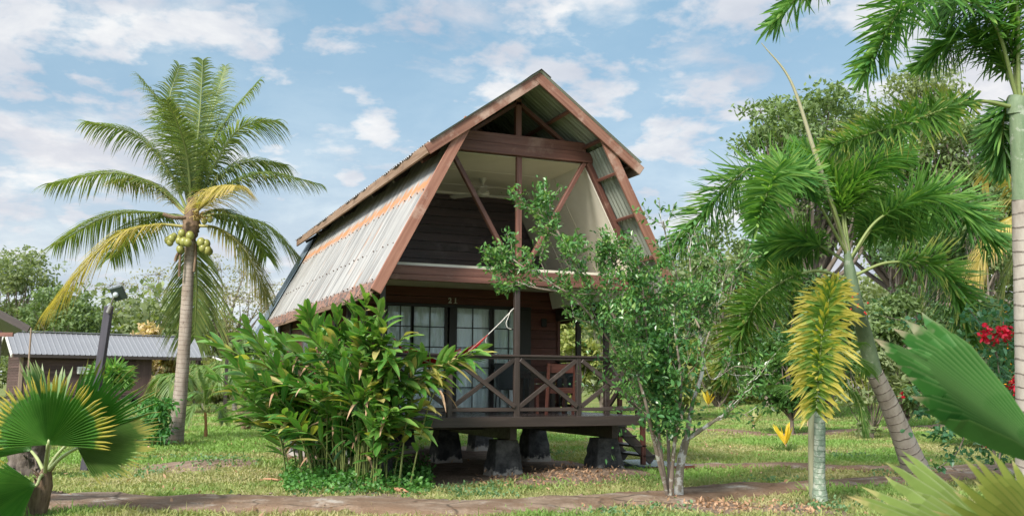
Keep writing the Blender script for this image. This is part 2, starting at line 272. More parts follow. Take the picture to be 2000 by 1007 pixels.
# ------------------------------------------------------------------ mesh collector
def link(o):
    SC.collection.objects.link(o); return o
class MB:
    def __init__(s): s.v = []; s.a = []; s.f = {3: [], 4: []}; s.n = 0; s.sm = {3: [], 4: []}
    def add(s, V, F, LF=None, smooth=False):
        V = np.asarray(V, float).reshape(-1, 3); F = np.asarray(F, int)
        if LF is None: LF = np.zeros((len(V), 3))
        LF = np.asarray(LF, float)
        if LF.ndim == 1: LF = np.tile(LF, (len(V), 1))
        s.v.append(V); s.a.append(LF); k = F.shape[1]; s.f[k].append(F + s.n); s.sm[k].append(np.full(len(F), smooth)); s.n += len(V)
    def build(s, name, m, parent=None, bevel=0, mats=None):
        V = np.concatenate(s.v); LF = np.concatenate(s.a); me = bpy.data.meshes.new(name)
        me.vertices.add(len(V)); me.vertices.foreach_set('co', V.astype(np.float32).ravel())
        idx = []; tot = []; sm = []
        for k in (3, 4):
            if s.f[k]:
                F = np.concatenate(s.f[k]); idx.append(F.ravel()); tot.append(np.full(len(F), k)); sm.append(np.concatenate(s.sm[k]))
        idx = np.concatenate(idx); tot = np.concatenate(tot); sm = np.concatenate(sm); st = np.concatenate([[0], np.cumsum(tot)[:-1]])
        me.loops.add(len(idx)); me.loops.foreach_set('vertex_index', idx.astype(np.int32))
        me.polygons.add(len(tot)); me.polygons.foreach_set('loop_start', st.astype(np.int32)); me.polygons.foreach_set('loop_total', tot.astype(np.int32)); me.polygons.foreach_set('use_smooth', sm)
        at_ = me.attributes.new('lf', 'FLOAT_COLOR', 'POINT'); C = np.ones((len(V), 4), np.float32); C[:, :3] = LF; at_.data.foreach_set('color', C.ravel())
        me.update(); me.validate(); me.materials.append(m)
        o = link(bpy.data.objects.new(name, me))
        if parent: o.parent = parent
        if bevel:
            b = o.modifiers.new('bevel', 'BEVEL'); b.width = bevel; b.segments = 1; b.limit_method = 'ANGLE'
        return o
    # ---- shapes
    def beam(s, p0, p1, w_, h, up=(0, 0, 1), taper=1.0):
        """squared timber from p0 to p1; w_ across, h along 'up'"""
        p0, p1 = A(p0, float), A(p1, float); d = p1 - p0; ln = np.linalg.norm(d); d /= ln; up = A(up, float); sd_ = np.cross(d, up); sd_ /= np.linalg.norm(sd_); u = np.cross(sd_, d)
        r = RNG.random(); V = []; LF = []
        for p, l, k in ((p0, 0, 1), (p1, ln, taper)):
            for a, b in ((-1, -1), (1, -1), (1, 1), (-1, 1)):
                V.append(p + sd_ * a * w_ / 2 * k + u * b * h / 2 * k); LF.append((l, a * w_ / 2 + b * h / 2, r))
        s.add(V, [(0, 3, 2, 1), (4, 5, 6, 7), (0, 1, 5, 4), (1, 2, 6, 5), (2, 3, 7, 6), (3, 0, 4, 7)], LF); return s
    def box(s, x0, x1, y0, y1, z0, z1):
        d = (x1 - x0, y1 - y0, z1 - z0); k = int(np.argmax(d)); c = [(x0 + x1) / 2, (y0 + y1) / 2, (z0 + z1) / 2]; a = list(c); b = list(c); lo = (x0, y0, z0); hi = (x1, y1, z1); a[k] = lo[k]; b[k] = hi[k]
        if k == 2: return s.beam(a, b, d[0], d[1], (0, 1, 0))
        if k == 0: return s.beam(a, b, d[1], d[2])
        return s.beam(a, b, d[0], d[2])
    def tube(s, P, Rr, n=6, close=True, lf0=0.0, rnd=None, rough=0.0):
        P = A(P, float); m = len(P); Rr = np.full(m, Rr) if np.isscalar(Rr) else A(Rr, float)
        Tn = np.gradient(P, axis=0); Tn /= np.linalg.norm(Tn, axis=1)[:, None] + 1e-9
        ref = A([0, 0, 1.]) if abs(Tn[0][2]) < .9 else A([1., 0, 0]); u = np.cross(Tn[0], ref); u /= np.linalg.norm(u); V = []; LF = []; l = lf0; r = RNG.random() if rnd is None else rnd
        for i in range(m):
            u = u - Tn[i] * (u @ Tn[i]); u /= np.linalg.norm(u) + 1e-9; v = np.cross(Tn[i], u)
            if i: l += np.linalg.norm(P[i] - P[i - 1])
            for k in range(n):
                a = 2 * math.pi * k / n; q = 1 + rough * (RNG.random() - .5)
                V.append(P[i] + (u * math.cos(a) + v * math.sin(a)) * Rr[i] * q); LF.append((l, a, r))
        F = [(i * n + k, i * n + (k + 1) % n, (i + 1) * n + (k + 1) % n, (i + 1) * n + k) for i in range(m - 1) for k in range(n)]
        s.add(V, F, LF, True)
        if close:
            for b0, cpt, fl in ((0, P[0], True), ((m - 1) * n, P[-1], False)):
                VV = [cpt] + V[b0:b0 + n]; FF = [(0, 1 + (k + 1) % n, 1 + k) if fl else (0, 1 + k, 1 + (k + 1) % n) for k in range(n)]
                s.add(VV, FF, [LF[b0]] * (n + 1), True)
        return s
    def ball(s, c, r, nu=10, nv=7, rnd=0):
        V = []; r = A(r) if not np.isscalar(r) else A([r] * 3)
        for j in range(nv + 1):
            th = math.pi * j / nv
            for i in range(nu):
                ph = 2 * math.pi * i / nu; V.append(A(c) + r * A([math.sin(th) * math.cos(ph), math.sin(th) * math.sin(ph), math.cos(th)]))
        F = [(j * nu + i, (j + 1) * nu + i, (j + 1) * nu + (i + 1) % nu, j * nu + (i + 1) % nu) for j in range(nv) for i in range(nu)]
        s.add(V, F, (rnd, .5, .5), True); return s
    def blades(s, base, d, n, Ln, W, rows, fold=0.0, droop=0.0, rnd=None, grav=(0, 0, -1), smooth=False):
        """many leaves at once. rows = [(t, width)], last row may be width 0 (a point)"""
        base = A(base, float); N_ = len(base); d = d / (np.linalg.norm(d, axis=1)[:, None] + 1e-9); sd_ = np.cross(d, n); sd_ /= np.linalg.norm(sd_, axis=1)[:, None] + 1e-9; nn = np.cross(sd_, d)
        Ln = np.broadcast_to(Ln, (N_,)); W = np.broadcast_to(W, (N_,)); droop = np.broadcast_to(droop, (N_,)); gv = A(grav, float)
        if rnd is None: rnd = RNG.random(N_)
        cols = 3 if fold else 2; V = []; LF = []; K = len(rows)
        for t_, w_ in rows:
            c = base + d * (Ln * t_)[:, None] + gv * (droop * Ln * t_ * t_)[:, None]; hw = (W * w_ / 2)[:, None]
            off = (-1, 0, 1) if fold else (-1, 1)
            for o_ in off:
                V.append(c + sd_ * hw * o_ + (nn * hw * fold if o_ else 0)); LF.append(np.stack([rnd, np.full(N_, t_), np.full(N_, abs(o_) * 1.0)], 1))
        V = np.stack(V, 1); LF = np.stack(LF, 1); per = K * cols; F = []
        for k in range(K - 1):
            for c in range(cols - 1): F.append((k * cols + c, k * cols + c + 1, (k + 1) * cols + c + 1, (k + 1) * cols + c))
        F = A(F); F = (F[None] + (np.arange(N_) * per)[:, None, None]).reshape(-1, 4)
        s.add(V.reshape(-1, 3), F, LF.reshape(-1, 3), smooth); return s
def empty(name, loc=(0, 0, 0)):
    o = bpy.data.objects.new(name, None); o.empty_display_size = .3; link(o); o.location = tuple(loc); return o
def tag(o, label, cat, group=None, kind=None):
    o['label'] = label; o['category'] = cat
    if group: o['group'] = group
    if kind: o['kind'] = kind
    return o
def thing(name, loc, label, cat, group=None): return tag(empty(name, loc), label, cat, group)
def put(mb, name, m, t, bevel=0):
    """a part whose vertices were written in world space"""
    o = mb.build(name, m, t, bevel); o.matrix_parent_inverse = Matrix.Translation(-Vector(t.location)) if t.type == 'EMPTY' else Matrix.Identity(4); return o
def struct(o): o['kind'] = 'structure'; return o
def unit(v): v = A(v, float); return v / (np.linalg.norm(v, axis=-1, keepdims=True) + 1e-9)

# ------------------------------------------------------------------ ground
PATHS = [  # centre line points (x, y, half width)
 [(-30, 6.6, .9), (-14, 2.4, .9), (-9, .55, .85), (-6.5, -.30, .85), (-4.75, -1.15, .9), (-3.0, -2.0, .85), (-1.9, -2.7, .65), (.2, -2.75, .6), (2.5, -2.25, .55), (4.0, -2.1, .45), (7.4, -1.6, .5), (11, -1.0, .5), (26, 2, .5)],
 [(3.6, 1.75, .45), (4.6, 1.35, .42), (6.1, .45, .42), (7.1, -.2, .4), (10, -.6, .4), (26, 3, .5)],
 [(9, 15.6, .45), (12.6, 13.6, .5), (13.4, 10.4, .5), (20, 12.6, .5), (34, 15, .6)]]
def catmull(P, n):
    P = A(P, float); Q = np.vstack([2 * P[0] - P[1], P, 2 * P[-1] - P[-2]]); out = []
    for i in range(len(P) - 1):
        for t in np.linspace(0, 1, n, endpoint=False):
            a, b, c, d_ = Q[i:i + 4]; out.append(.5 * ((2 * b) + (-a + c) * t + (2 * a - 5 * b + 4 * c - d_) * t * t + (-a + 3 * b - 3 * c + d_) * t ** 3))
    out.append(P[-1]); return A(out)
PATHC = [catmull(p, 14) for p in PATHS]
def bump2(x, y, cx, cy, r): return np.exp(-((x - cx) ** 2 + (y - cy) ** 2) / (r * r))
def fbm(x, y, s=1.0, seed=0):
    o = np.zeros_like(x, float)
    for i in range(5):
        k = s * 1.9 ** i; a = seed * 1.7 + i * 2.1
        o += (np.sin(x * k + 1.3 * np.sin(y * k * .8 + a) + a) * np.cos(y * k * 1.1 + 1.1 * np.sin(x * k * .7 - a) - a)) * .55 ** i
    return o
def pathdist(x, y):
    dmin = np.full(np.shape(x), 9.0)
    for C in PATHC:
        for i in range(len(C) - 1):
            a, b = C[i], C[i + 1]; ab = b[:2] - a[:2]; t = np.clip(((x - a[0]) * ab[0] + (y - a[1]) * ab[1]) / (ab @ ab), 0, 1)
            dmin = np.minimum(dmin, np.hypot(x - a[0] - t * ab[0], y - a[1] - t * ab[1]) - (a[2] + t * (b[2] - a[2])))
    return dmin
def gz(x, y):
    x = A(x, float); y = A(y, float); far = np.clip((y - 16) / 20, 0, 1)
    z = .025 * fbm(x, y, .9, 1) + .10 * bump2(x, y, 1.2, .75, .8) + .10 * bump2(x, y, 2.3, .9, .6) + .05 * bump2(x, y, 0, .3, .6) + .16 * bump2(x, y, -4.1, 4.2, 1.0)
    z = z + .55 * bump2(x, y, 30, 22, 7) + .35 * bump2(x, y, 24, 26, 6) - .9 * np.clip(1 - np.hypot((x - 38) / 14, (y - 46) / 7), 0, 1) + 1.1 * np.clip(1 - np.hypot((x - 46) / 26, (y - 62) / 9), 0, 1)
    return z + .09 * far * fbm(x, y, .13, 3)
def dirt(x, y):
    """bare earth 0..1"""
    u = ((x > -2.4) & (x < 2.6) & (y > .2) & (y < 10)) * 1.0; n = .35 * fbm(x, y, 1.7, 5)
    d_ = np.clip(u * (1.15 - np.clip((y - 7) / 3, 0, 1)) + n * .6, 0, 1) * np.clip((2.9 - np.abs(x)) * 2, 0, 1) * np.clip((y + .1) * 2.5, 0, 1)
    for cx, cy, r, k in ((1.1, .1, .9, 1.1), (.2, -.3, .6, .8), (2.0, .2, .7, .8), (1.0, -3.5, .75, 1.3), (1.9, -4.3, .7, 1), (-4.3, 4.2, 1.1, 1.2), (-2.3, -.9, .6, .8), (-5.6, 5, 1.4, .55), (7.0, 8.5, 2.2, .5), (9, 4, 1.6, .45), (-6, 14, 2.5, .5), (13, 12, 3, .5), (38, 40, 9, 1.2), (30, 39, 6, .9), (48, 44, 9, 1), (-20, 22, 6, .7), (-9, 27, 4, .6)):
        d_ = np.maximum(d_, bump2(x, y, cx, cy, r) * k + n * .45 * bump2(x, y, cx, cy, r * 1.6))
    return np.clip(d_, 0, 1)
def ground():
    # grid in steps that widen with distance
    def steps(lo, hi, c, s0, k):
        out = [c]; s = s0
        while out[-1] < hi: out.append(out[-1] + s); s *= k
        s = s0; o2 = [c]
        while o2[-1] > lo: o2.append(o2[-1] - s); s *= k
        return A(sorted(set(out + o2)))
    xs = steps(-420, 520, 0, .12, 1.028); ys = steps(-40, 900, 0, .12, 1.026)
    X, Y = np.meshgrid(xs, ys); Z = gz(X, Y); Z = np.where(pathdist(X, Y) < .05, Z - .03, Z)
    V = np.stack([X.ravel(), Y.ravel(), Z.ravel()], 1); nx = len(xs); ny = len(ys); i = (np.arange(ny - 1)[:, None] * nx + np.arange(nx - 1)[None]).ravel()
    F = np.stack([i, i + 1, i + nx + 1, i + nx], 1); m = MB(); D = dirt(X, Y).ravel()
    m.add(V, F, np.stack([D, D * 0, D * 0], 1), True)
    def gm(t):
        a, s = attr(t); o = objc(t)
        gr = mixn(t, rampo(t, noise(t, .55, 6, .62, o), [(.36, g(0)), (.62, g(1))]), (.115, .175, .045), (.24, .24, .10))
        gr = mixn(t, rampo(t, noise(t, 7, 6, .7, o), [(.35, g(0)), (.7, g(.75))]), gr, (.12, .15, .04))
        gr = mixn(t, rampo(t, noise(t, 1.3, 6, .7, o), [(.60, g(0)), (.68, g(.7))]), gr, (.24, .17, .12))
        dt = mixn(t, rampo(t, noise(t, 3.5, 7, .7, o), [(.35, g(0)), (.65, g(1))]), (.13, .085, .06), (.30, .22, .165))
        dt = mixn(t, rampo(t, noise(t, 38, 4, .7, o), [(.5, g(0)), (.66, g(.7))]), dt, (.40, .32, .25))
        nn = noise(t, 5, 6, .7, o); q = nd(t, 'ShaderNodeMath', _operation='MULTIPLY_ADD'); t.links.new(nn, q.inputs[0]); q.inputs[1].default_value = .7; t.links.new(s.outputs[0], q.inputs[2])
        col = mixn(t, rampo(t, q.outputs[0], [(.70, g(0)), (.88, g(1))]), gr, dt)
        return princ(t, col, .95, .1, noise(t, 22, 6, .75, o), .9, .03)
    o = m.build('ground', mat('lawn_and_earth', gm)); struct(o)
    for j, C in enumerate(PATHC):
        m = MB(); nC = len(C); Tn = np.gradient(C[:, :2], axis=0); Tn /= np.linalg.norm(Tn, axis=1)[:, None]; Nn = np.stack([-Tn[:, 1], Tn[:, 0]], 1); V = []; prof = ((-1, -.10), (-.97, .035), (-.7, .065), (-.2, .075), (.3, .07), (.75, .055), (.98, .02), (1.02, -.1)); F = []
        # resample finer
        s_ = np.linspace(0, nC - 1, nC * 5); Ci = np.stack([np.interp(s_, np.arange(nC), C[:, k]) for k in range(3)], 1); Ni = np.stack([np.interp(s_, np.arange(nC), Nn[:, k]) for k in range(2)], 1); K = len(prof)
        for i in range(len(Ci)):
            for a, h in prof:
                ww = Ci[i, 2] * (1 + .16 * fbm(A([Ci[i, 0]]), A([Ci[i, 1] + a * 5]), 2.3, 4)[0]); x, y = Ci[i, :2] + Ni[i] * a * ww; V.append((x, y, float(gz(x, y)) + h + .012 * fbm(A([x]), A([y]), 4, 2)[0]))
        F = [(i * K + k, (i + 1) * K + k, (i + 1) * K + k + 1, i * K + k + 1) for i in range(len(Ci) - 1) for k in range(K - 1)]
        m.add(V, F, None, True); struct(m.build('path', CONC))
    # a pond's brown water between earth banks, far right
    wt = MB(); V = [(38 + 14 * math.cos(a) , 46 + 6.5 * math.sin(a), -.42) for a in np.linspace(0, 2 * math.pi, 33)[:-1]]
    wt.add([(38, 46, -.42)] + V, [(0, 1 + i, 1 + (i + 1) % 32) for i in range(32)])
    o = struct(wt.build('pond_water', mat('brown_pond_water', lambda t: princ(t, (.06, .05, .035), .08, .5, noise(t, 3, 3, vec=objc(t)), .1, .02))))
ground()
def grass():
    n = 330000; u = RNG.random(n); dpt = 10.3 * (62 / 10.3) ** (u ** 1.15); lat = (RNG.random(n) * 2 - 1) * .6 * dpt
    fw = CR[2][:2] / np.linalg.norm(CR[2][:2]); rt = A([fw[1], -fw[0]]); P = CAM[:2] + dpt[:, None] * fw + lat[:, None] * rt; x, y = P[:, 0], P[:, 1]
    pd = pathdist(x, y); dd = dirt(x, y); keep = (pd > -.06 + .14 * fbm(x, y, 2.6, 6) + .10 * RNG.random(n) - .30 * (RNG.random(n) < .08)) & (RNG.random(n) > dd * 1.25 - .1) & ~((x > -2.5) & (x < 2.5) & (y > 1.2) & (y < 9.5) & (RNG.random(n) < .8))
    x, y, dpt = x[keep], y[keep], dpt[keep]; n = len(x); patch = .5 + .55 * fbm(x, y, .7, 9) + .25 * np.clip((y - 4) / 6, 0, 1) * (y < 30) - .12 * (y < -.5); edge = pd[keep] < .25
    h = (.035 + .05 * RNG.random(n)) * (.75 + .6 * np.clip(patch, 0, 1)) * np.where(edge, 1.5, 1) * (1 + dpt / 90); tall = (RNG.random(n) < .02) | ((fbm(x, y, 1.9, 12) > .95) & (RNG.random(n) < .5)); h[tall] *= 1.8
    d = np.stack([RNG.normal(0, .45, n), RNG.normal(0, .45, n), np.ones(n)], 1); nn = np.stack([RNG.normal(size=n), RNG.normal(size=n), np.zeros(n)], 1)
    z = gz(x, y) - .005; wd = .006 + .0011 * dpt; m = MB(); cl = np.clip(.72 * np.clip(patch, 0, 1) + .30 * RNG.random(n), 0, 1)
    m.blades(np.stack([x, y, z], 1), d, nn, h, wd, [(0, 1), (.6, .7), (1, .1)], droop=.3, rnd=cl)
    tag(m.build('grass', leaf('grass_blade', [(.34, .30, .17), (.26, .265, .11), (.17, .25, .075), (.16, .28, .065)], rough=.6, trans=.3, spec=.2)), 'short patchy green and dry lawn grass across the garden', 'grass', kind='stuff')
grass()
#@@NEXT
# ------------------------------------------------------------------ the cabin
FY = -.78                     # gable overhang in front of the deck edge
def hsheet(m, p0, p1, y0, y1, amp=.018, per=.105, nrow=5, sag=0):
    """corrugated sheet: p0 (x,z) top to p1 bottom, corrugations run down the slope, repeated along y"""
    p0, p1 = A(p0, float), A(p1, float); d = p1 - p0; nrm = A([-d[1], d[0]]) / np.linalg.norm(d); nrm = nrm if nrm[1] > 0 else -nrm
    ys = np.arange(y0, y1 + .001, per / 6); wv = amp * np.cos((ys - y0) / per * 2 * math.pi); V = []; ny = len(ys)
    for k in range(nrow + 1):
        t = k / nrow; c = p0 + d * t
        jit = (.02 * np.sin(ys * 2.1) + .015 * np.sin(ys * 9)) if k == nrow else 0 * ys
        V.append(np.stack([c[0] + nrm[0] * wv + d[0] / np.linalg.norm(d) * jit, ys, c[1] + nrm[1] * wv + d[1] / np.linalg.norm(d) * jit], 1))
    V = np.concatenate(V); i = (np.arange(nrow)[:, None] * ny + np.arange(ny - 1)[None]).ravel(); m.add(V, np.stack([i, i + 1, i + ny + 1, i + ny], 1), None, True)
def boards(m, x0, x1, y, z0, z1, h, face=-1, axis='x', clip=None, th=.024):
    """lapped horizontal boards; clip(z) -> (lo, hi) narrows each board"""
    z = z0
    while z < z1 - .02:
        t = min(z + h, z1)
        if clip: a0, b0 = clip(z + .01); a1, b1 = clip(t); 
        else: a0 = a1 = x0; b0 = b1 = x1
        if b0 > a0 + .02:
            r = RNG.random(); o0 = th * face; o1 = .35 * th * face; zt = t + .0
            def p(a, o, zz): return (a, y + o, zz) if axis == 'x' else (y + o, a, zz)
            V = [p(a0, o0, z + .006), p(b0, o0, z + .006), p(b1, o1, zt), p(a1, o1, zt), p(a0, 0, z + .006), p(b0, 0, z + .006), p(b1, 0, zt), p(a1, 0, zt)]
            LF = [(0, 0, r), (b0 - a0, 0, r), (b0 - a0, h, r), (0, h, r)] * 2
            m.add(V, [(0, 1, 2, 3), (0, 4, 5, 1), (3, 2, 6, 7), (0, 3, 7, 4), (1, 5, 6, 2)], LF)
        z = t
def fence_x(m, p0, p1, z0, z1, w_=.05):
    """crossed braces between two posts"""
    a, b = A(p0, float), A(p1, float); m.beam((a[0], a[1], z0), (b[0], b[1], z1), w_ * .8, w_ * 1.35); off = (A([b[1] - a[1], a[0] - b[0]]) / np.linalg.norm(b - a)) * w_ * .6
    m.beam((a[0] + off[0], a[1] + off[1], z1), (b[0] + off[0], b[1] + off[1], z0), w_ * .8, w_ * 1.35)
def cabin():
    T_ = thing('cabin', (0, 0, 0), 'dark timber cabin on black piers with steep rusted metal roof and the number 21', 'cabin')
    P_ = lambda mb, name, m, bv=.006: put(mb, name, m, T_, bv)
    # piers
    for x in (-2.0, .18, 2.05):
        for y, hh in ((1.05, .60), (4.0, .72), (7.0, .72)):
            m = MB(); z0 = float(gz(x, y)) - .06; b = .27; t = .185; V = []; K = 7
            for k in range(K):
                q = k / (K - 1); r = b + (t - b) * q; z = z0 + (hh - z0 + .0) * q
                for a, c in ((-1, -1), (0, -1), (1, -1), (1, 0), (1, 1), (0, 1), (-1, 1), (-1, 0)): V.append((x + a * r + .008 * RNG.normal(), y + c * r + .008 * RNG.normal(), z + .004 * RNG.normal()))
            F = [(k * 8 + i, k * 8 + (i + 1) % 8, (k + 1) * 8 + (i + 1) % 8, (k + 1) * 8 + i) for k in range(K - 1) for i in range(8)] + [((K - 1) * 8 + i, (K - 1) * 8 + i + 1, (K - 1) * 8 + (i + 4) % 8 , (K - 1) * 8 + (i + 7) % 8) for i in (0,)]
            V.append((x, y, hh)); c = len(V) - 1; m.add(V, [(f[0], f[1], f[2], f[3]) for f in F[:-1]]); m.add(V[-9:-1] + [V[-1]], [(i, (i + 1) % 8, 8) for i in range(8)])
            P_(m, 'pier', PIER, .012)
    for x in (-2.0, .18, 2.05): P_(MB().box(x - .06, x + .06, .62, 9.6, .60 if x > 5 else .61, .845), 'floor_beam', DARKW)
    for y in (1.9, 4.0, 7.0): P_(MB().box(-2.15, 2.15, y - .05, y + .05, .725, .84), 'floor_joist', DARKW)
    m = MB()
    for k in range(24): m.box(-2.24, 2.24, .06 + k * .132, .06 + k * .132 + .127, .958, 1.0 + .0015 * (k % 3))
    P_(m, 'deck', DECKW, .003)
    m = MB(); m.box(-2.29, 2.29, .0, .045, .85, 1.006); P_(m, 'deck_edge', DARKW)
    for s in (-1, 1): P_(MB().box(s * 2.29 - (.045 if s > 0 else 0), s * 2.29 + (.045 if s < 0 else 0), .047, 3.2, .85, 1.004), 'deck_edge', DARKW)
    P_(MB().box(-2.2, 2.2, 3.25, 9.6, .86, .99), 'floor', DARKW)
    # railing
    post_x = [-2.217, -1.111, 0, 1.085, 2.216]
    for x in post_x:
        if x in (-1.111, 1.085): P_(MB().box(x - .04, x + .04, .0 + .048, .125, 1.0, 1.94), 'railing_post', DARKW)
    P_(MB().box(-2.27, 2.27, .03, .14, 1.935, 1.97), 'top_rail', DARKW); P_(MB().box(-2.2, 2.2, .06, .11, 1.895, 1.934), 'top_rail', DARKW)
    P_(MB().box(-2.2, 2.2, .055, .115, 1.085, 1.145), 'bottom_rail', DARKW)
    for a, b in zip(post_x[:-1], post_x[1:]):
        m = MB(); fence_x(m, (a + .045, .07), (b - .045, .07), 1.16, 1.89); P_(m, 'cross_brace', DARKW, .003)
    for s in (-1, 1):
        X = s * 2.2
        for y0, y1 in (((.13, 1.2), (2.3, 3.2)) if s > 0 else ((.13, 1.15), (1.15, 2.2), (2.2, 3.2))):
            P_(MB().box(X - .05, X + .05, y0, y1, 1.93, 1.965), 'top_rail', DARKW); P_(MB().box(X - .025, X + .025, y0, y1, 1.085, 1.14), 'bottom_rail', DARKW)
            m = MB(); fence_x(m, (X, y0 + .03), (X, y1 - .03), 1.15, 1.91, .06); P_(m, 'cross_brace', DARKW, .003)
        for y in ((.09, 1.2, 2.3) if s > 0 else (.09, 1.15, 2.2)): P_(MB().box(X - .045, X + .045, y - .045, y + .045, 1.0, 3.2 if y > .1 or True else 2), 'porch_post', DARKW)
    # front truss
    P_(MB().box(-.045, .045, .045, .125, 1.0, 3.06), 'porch_post', DARKW); P_(MB().box(-.045, .045, -.005, .07, 3.294, 5.147), 'king_post', TRUSS); P_(MB().box(-.05, .05, .03, .12, 5.49, 6.12), 'king_post', TRUSS)
    P_(MB().box(-2.35, 2.35, -.045, .04, 3.06, 3.15), 'lower_tie_beam', TRUSS); P_(MB().box(-2.3, 2.3, -.02, .06, 3.153, 3.288), 'lower_tie_beam', TRUSS)
    P_(MB().box(-1.27, 1.30, -.06, .04, 5.15, 5.318), 'collar_beam', TRUSS); P_(MB().box(-1.19, 1.19, -.035, .05, 5.321, 5.487), 'collar_beam', TRUSS)
    for s in (-1, 1):
        P_(MB().beam((s * 1.17, .01, 5.149), (s * .09, .01, 3.30), .07, .085, (0, 1, 0)), 'diagonal_brace', TRUSS)
        P_(MB().beam((s * 1.235, .0, 5.149), (s * 2.40, .0, 2.86), .09, .10, (0, 1, 0)), 'rafter', TRUSS)
    for y in (.08, 1.7, 3.15, 5.5, 8, 9.5):
        m = MB()
        for s in (-1, 1): m.beam((0, y, 6.06), (s * 1.62, y, 4.93), .06, .10, (0, 1, 0))
        P_(m, 'rafter', DARKW if y > .1 else TRUSS)
    for s in (1,): P_(MB().beam((s * -.15, 1.5, 5.95), (s * .95, 1.5, 5.25), .05, .09, (0, 1, 0)), 'rafter', TRUSS)
    P_(MB().box(-.68, -.60, .3, .36, 5.30, 5.66), 'truss_strut', TRUSS); P_(MB().beam((-.80, .35, 5.62), (-.1, .35, 5.42), .05, .09, (0, 1, 0)), 'truss_strut', TRUSS)
    # barge boards of the gable
    for s in (-1, 1):
        o = P_(MB().beam((s * -.04, FY - .004 * s, 6.245), (s * 1.80, FY - .004 * s, 4.905), .045, .155, (0, 0, 1)), 'barge_board', BARGE)
        P_(MB().beam((s * 1.13, FY - .004 + .06, 5.46), (s * 2.515, FY - .004 + .06, 2.80), .045, .165, (s * 1, 0, .5)), 'barge_board', BARGE)
    m = MB(); m.beam((-1.28, FY + .03, 5.285), (-1.28, FY + .03, 5.285 - .01), .01, .01, (0, 1, 0))
    # upper roof
    for s in (-1, 1):
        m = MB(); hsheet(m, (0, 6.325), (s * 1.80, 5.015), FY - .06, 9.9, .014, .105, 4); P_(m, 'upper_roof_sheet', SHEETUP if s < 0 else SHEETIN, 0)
        P_(MB().beam((s * 1.77, FY + 2.3 if s < 0 and False else FY + .03, 4.945), (s * 1.77, 9.85, 4.945), .04, .17, (0, 0, 1)), 'eave_board', PALEBRD)
        for k, q in enumerate((.33, .64, .93)):
            x = s * 1.80 * q; z = 6.27 - 1.31 * q; P_(MB().beam((x, FY + .03, z - .03), (x, 9.8, z - .03), .05, .07, (s * .58, 0, .81)), 'purlin', TRUSS)
    m = MB()
    for s in (-1, 1): m.add([(0, FY - .08, 6.352), (0, 9.92, 6.352), (s * .17, 9.92, 6.232), (s * .17, FY - .08, 6.232)], [(0, 1, 2, 3)])
    P_(m, 'ridge_cap', SHEETUP, 0)
    # steep lower roof
    def slope(z): return 1.225 + (5.33 - z) * (2.56 - 1.225) / (5.33 - 2.83)
    for s in (-1, 1):
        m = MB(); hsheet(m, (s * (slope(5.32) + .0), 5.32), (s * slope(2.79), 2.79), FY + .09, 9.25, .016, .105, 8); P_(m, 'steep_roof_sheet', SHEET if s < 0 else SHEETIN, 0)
        m = MB(); hsheet(m, (s * (slope(5.15) + .03), 5.15), (s * (slope(2.68) + .03), 2.68), 9.2, 10.35, .02, .21, 3); P_(m, 'end_flashing', FLASH, 0)
        P_(MB().beam((s * 2.56, FY + .1, 2.765), (s * 2.56, 9.2, 2.765), .035, .075, (0, 0, 1)), 'eave_board', PALEBRD)
        for z in (4.87, 4.22, 3.56, 2.93):
            x = s * (slope(z) - .06); P_(MB().beam((x, FY + .07, z), (x, -.052, z), .05, .08, (s * .88, 0, .47)), 'purlin', TRUSS)
        if s < 0:
            m = MB()
            for z in (4.35, 3.56, 2.98):
                for y in np.arange(FY + .3, 9.1, .315): m.ball((s * (slope(z) + .022), y + .03 * RNG.normal(), z + .012 * RNG.normal()), .013, 6, 4)
            P_(m, 'roof_screws', mat('rusty_steel', lambda t: princ(t, (.10, .06, .045), .8)), 0)
    # lining of the open loft
    for s in (-1, 1):
        m = MB(); m.add([(s * 1.19, .06, 5.14), (s * 1.19, 3.17, 5.14), (s * 2.28, 3.17, 3.0), (s * 2.28, .06, 3.0), (s * 1.23, .06, 5.16), (s * 1.23, 3.17, 5.16), (s * 2.32, 3.17, 3.02), (s * 2.32, .06, 3.02)], [(0, 1, 2, 3), (4, 7, 6, 5), (0, 3, 7, 4), (1, 5, 6, 2)]); P_(m, 'sloped_lining', CREAM, 0)
        P_(MB().beam((s * 1.205, .052, 5.12), (s * 2.285, .052, 3.02), .012, .05, (s, 0, .5)), 'lining_trim', CREAM, 0)
    for s in (-1, 1):
        for y in (1.22, 2.42): P_(MB().beam((s * 1.19, y, 5.12), (s * 2.27, y, 3.02), .035, .008, (s, 0, .5)), 'lining_batten', CEILM, 0)
    for y in (1.22, 2.42): P_(MB().box(-1.18, 1.18, y - .02, y + .02, 5.127, 5.134), 'ceiling_batten', CREAM, 0)
    P_(MB().box(-1.19, 1.19, .06, 3.17, 5.135, 5.15), 'loft_ceiling', CEILM, 0); P_(MB().box(-1.17, 1.17, 3.08, 3.165, 5.09, 5.133), 'ceiling_trim', CREAM, 0)
    P_(MB().box(-2.2, 2.2, .07, 3.17, 3.30, 3.34), 'loft_floor', CEILM, 0)
    m = MB(); boards(m, 0, 0, 3.2, 3.34, 5.14, .165, clip=lambda z: (-(1.18 + (5.14 - z) * .505), 1.18 + (5.14 - z) * .505)); P_(m, 'loft_back_wall', SIDEDK, 0)
    P_(MB().beam((2.03, .14, 3.135), (2.03, 3.15, 3.135), .025, .33, (-.25, 0, 1)), 'white_fascia', mat('bright_white_board', lambda t_: princ(t_, (.82, .81, .78), .6))); P_(MB().box(2.13, 2.24, .14, 3.15, 2.74, 2.965), 'side_beam', DARKW); P_(MB().box(-2.24, -2.13, .14, 3.15, 2.86, 3.05), 'side_beam', DARKW)
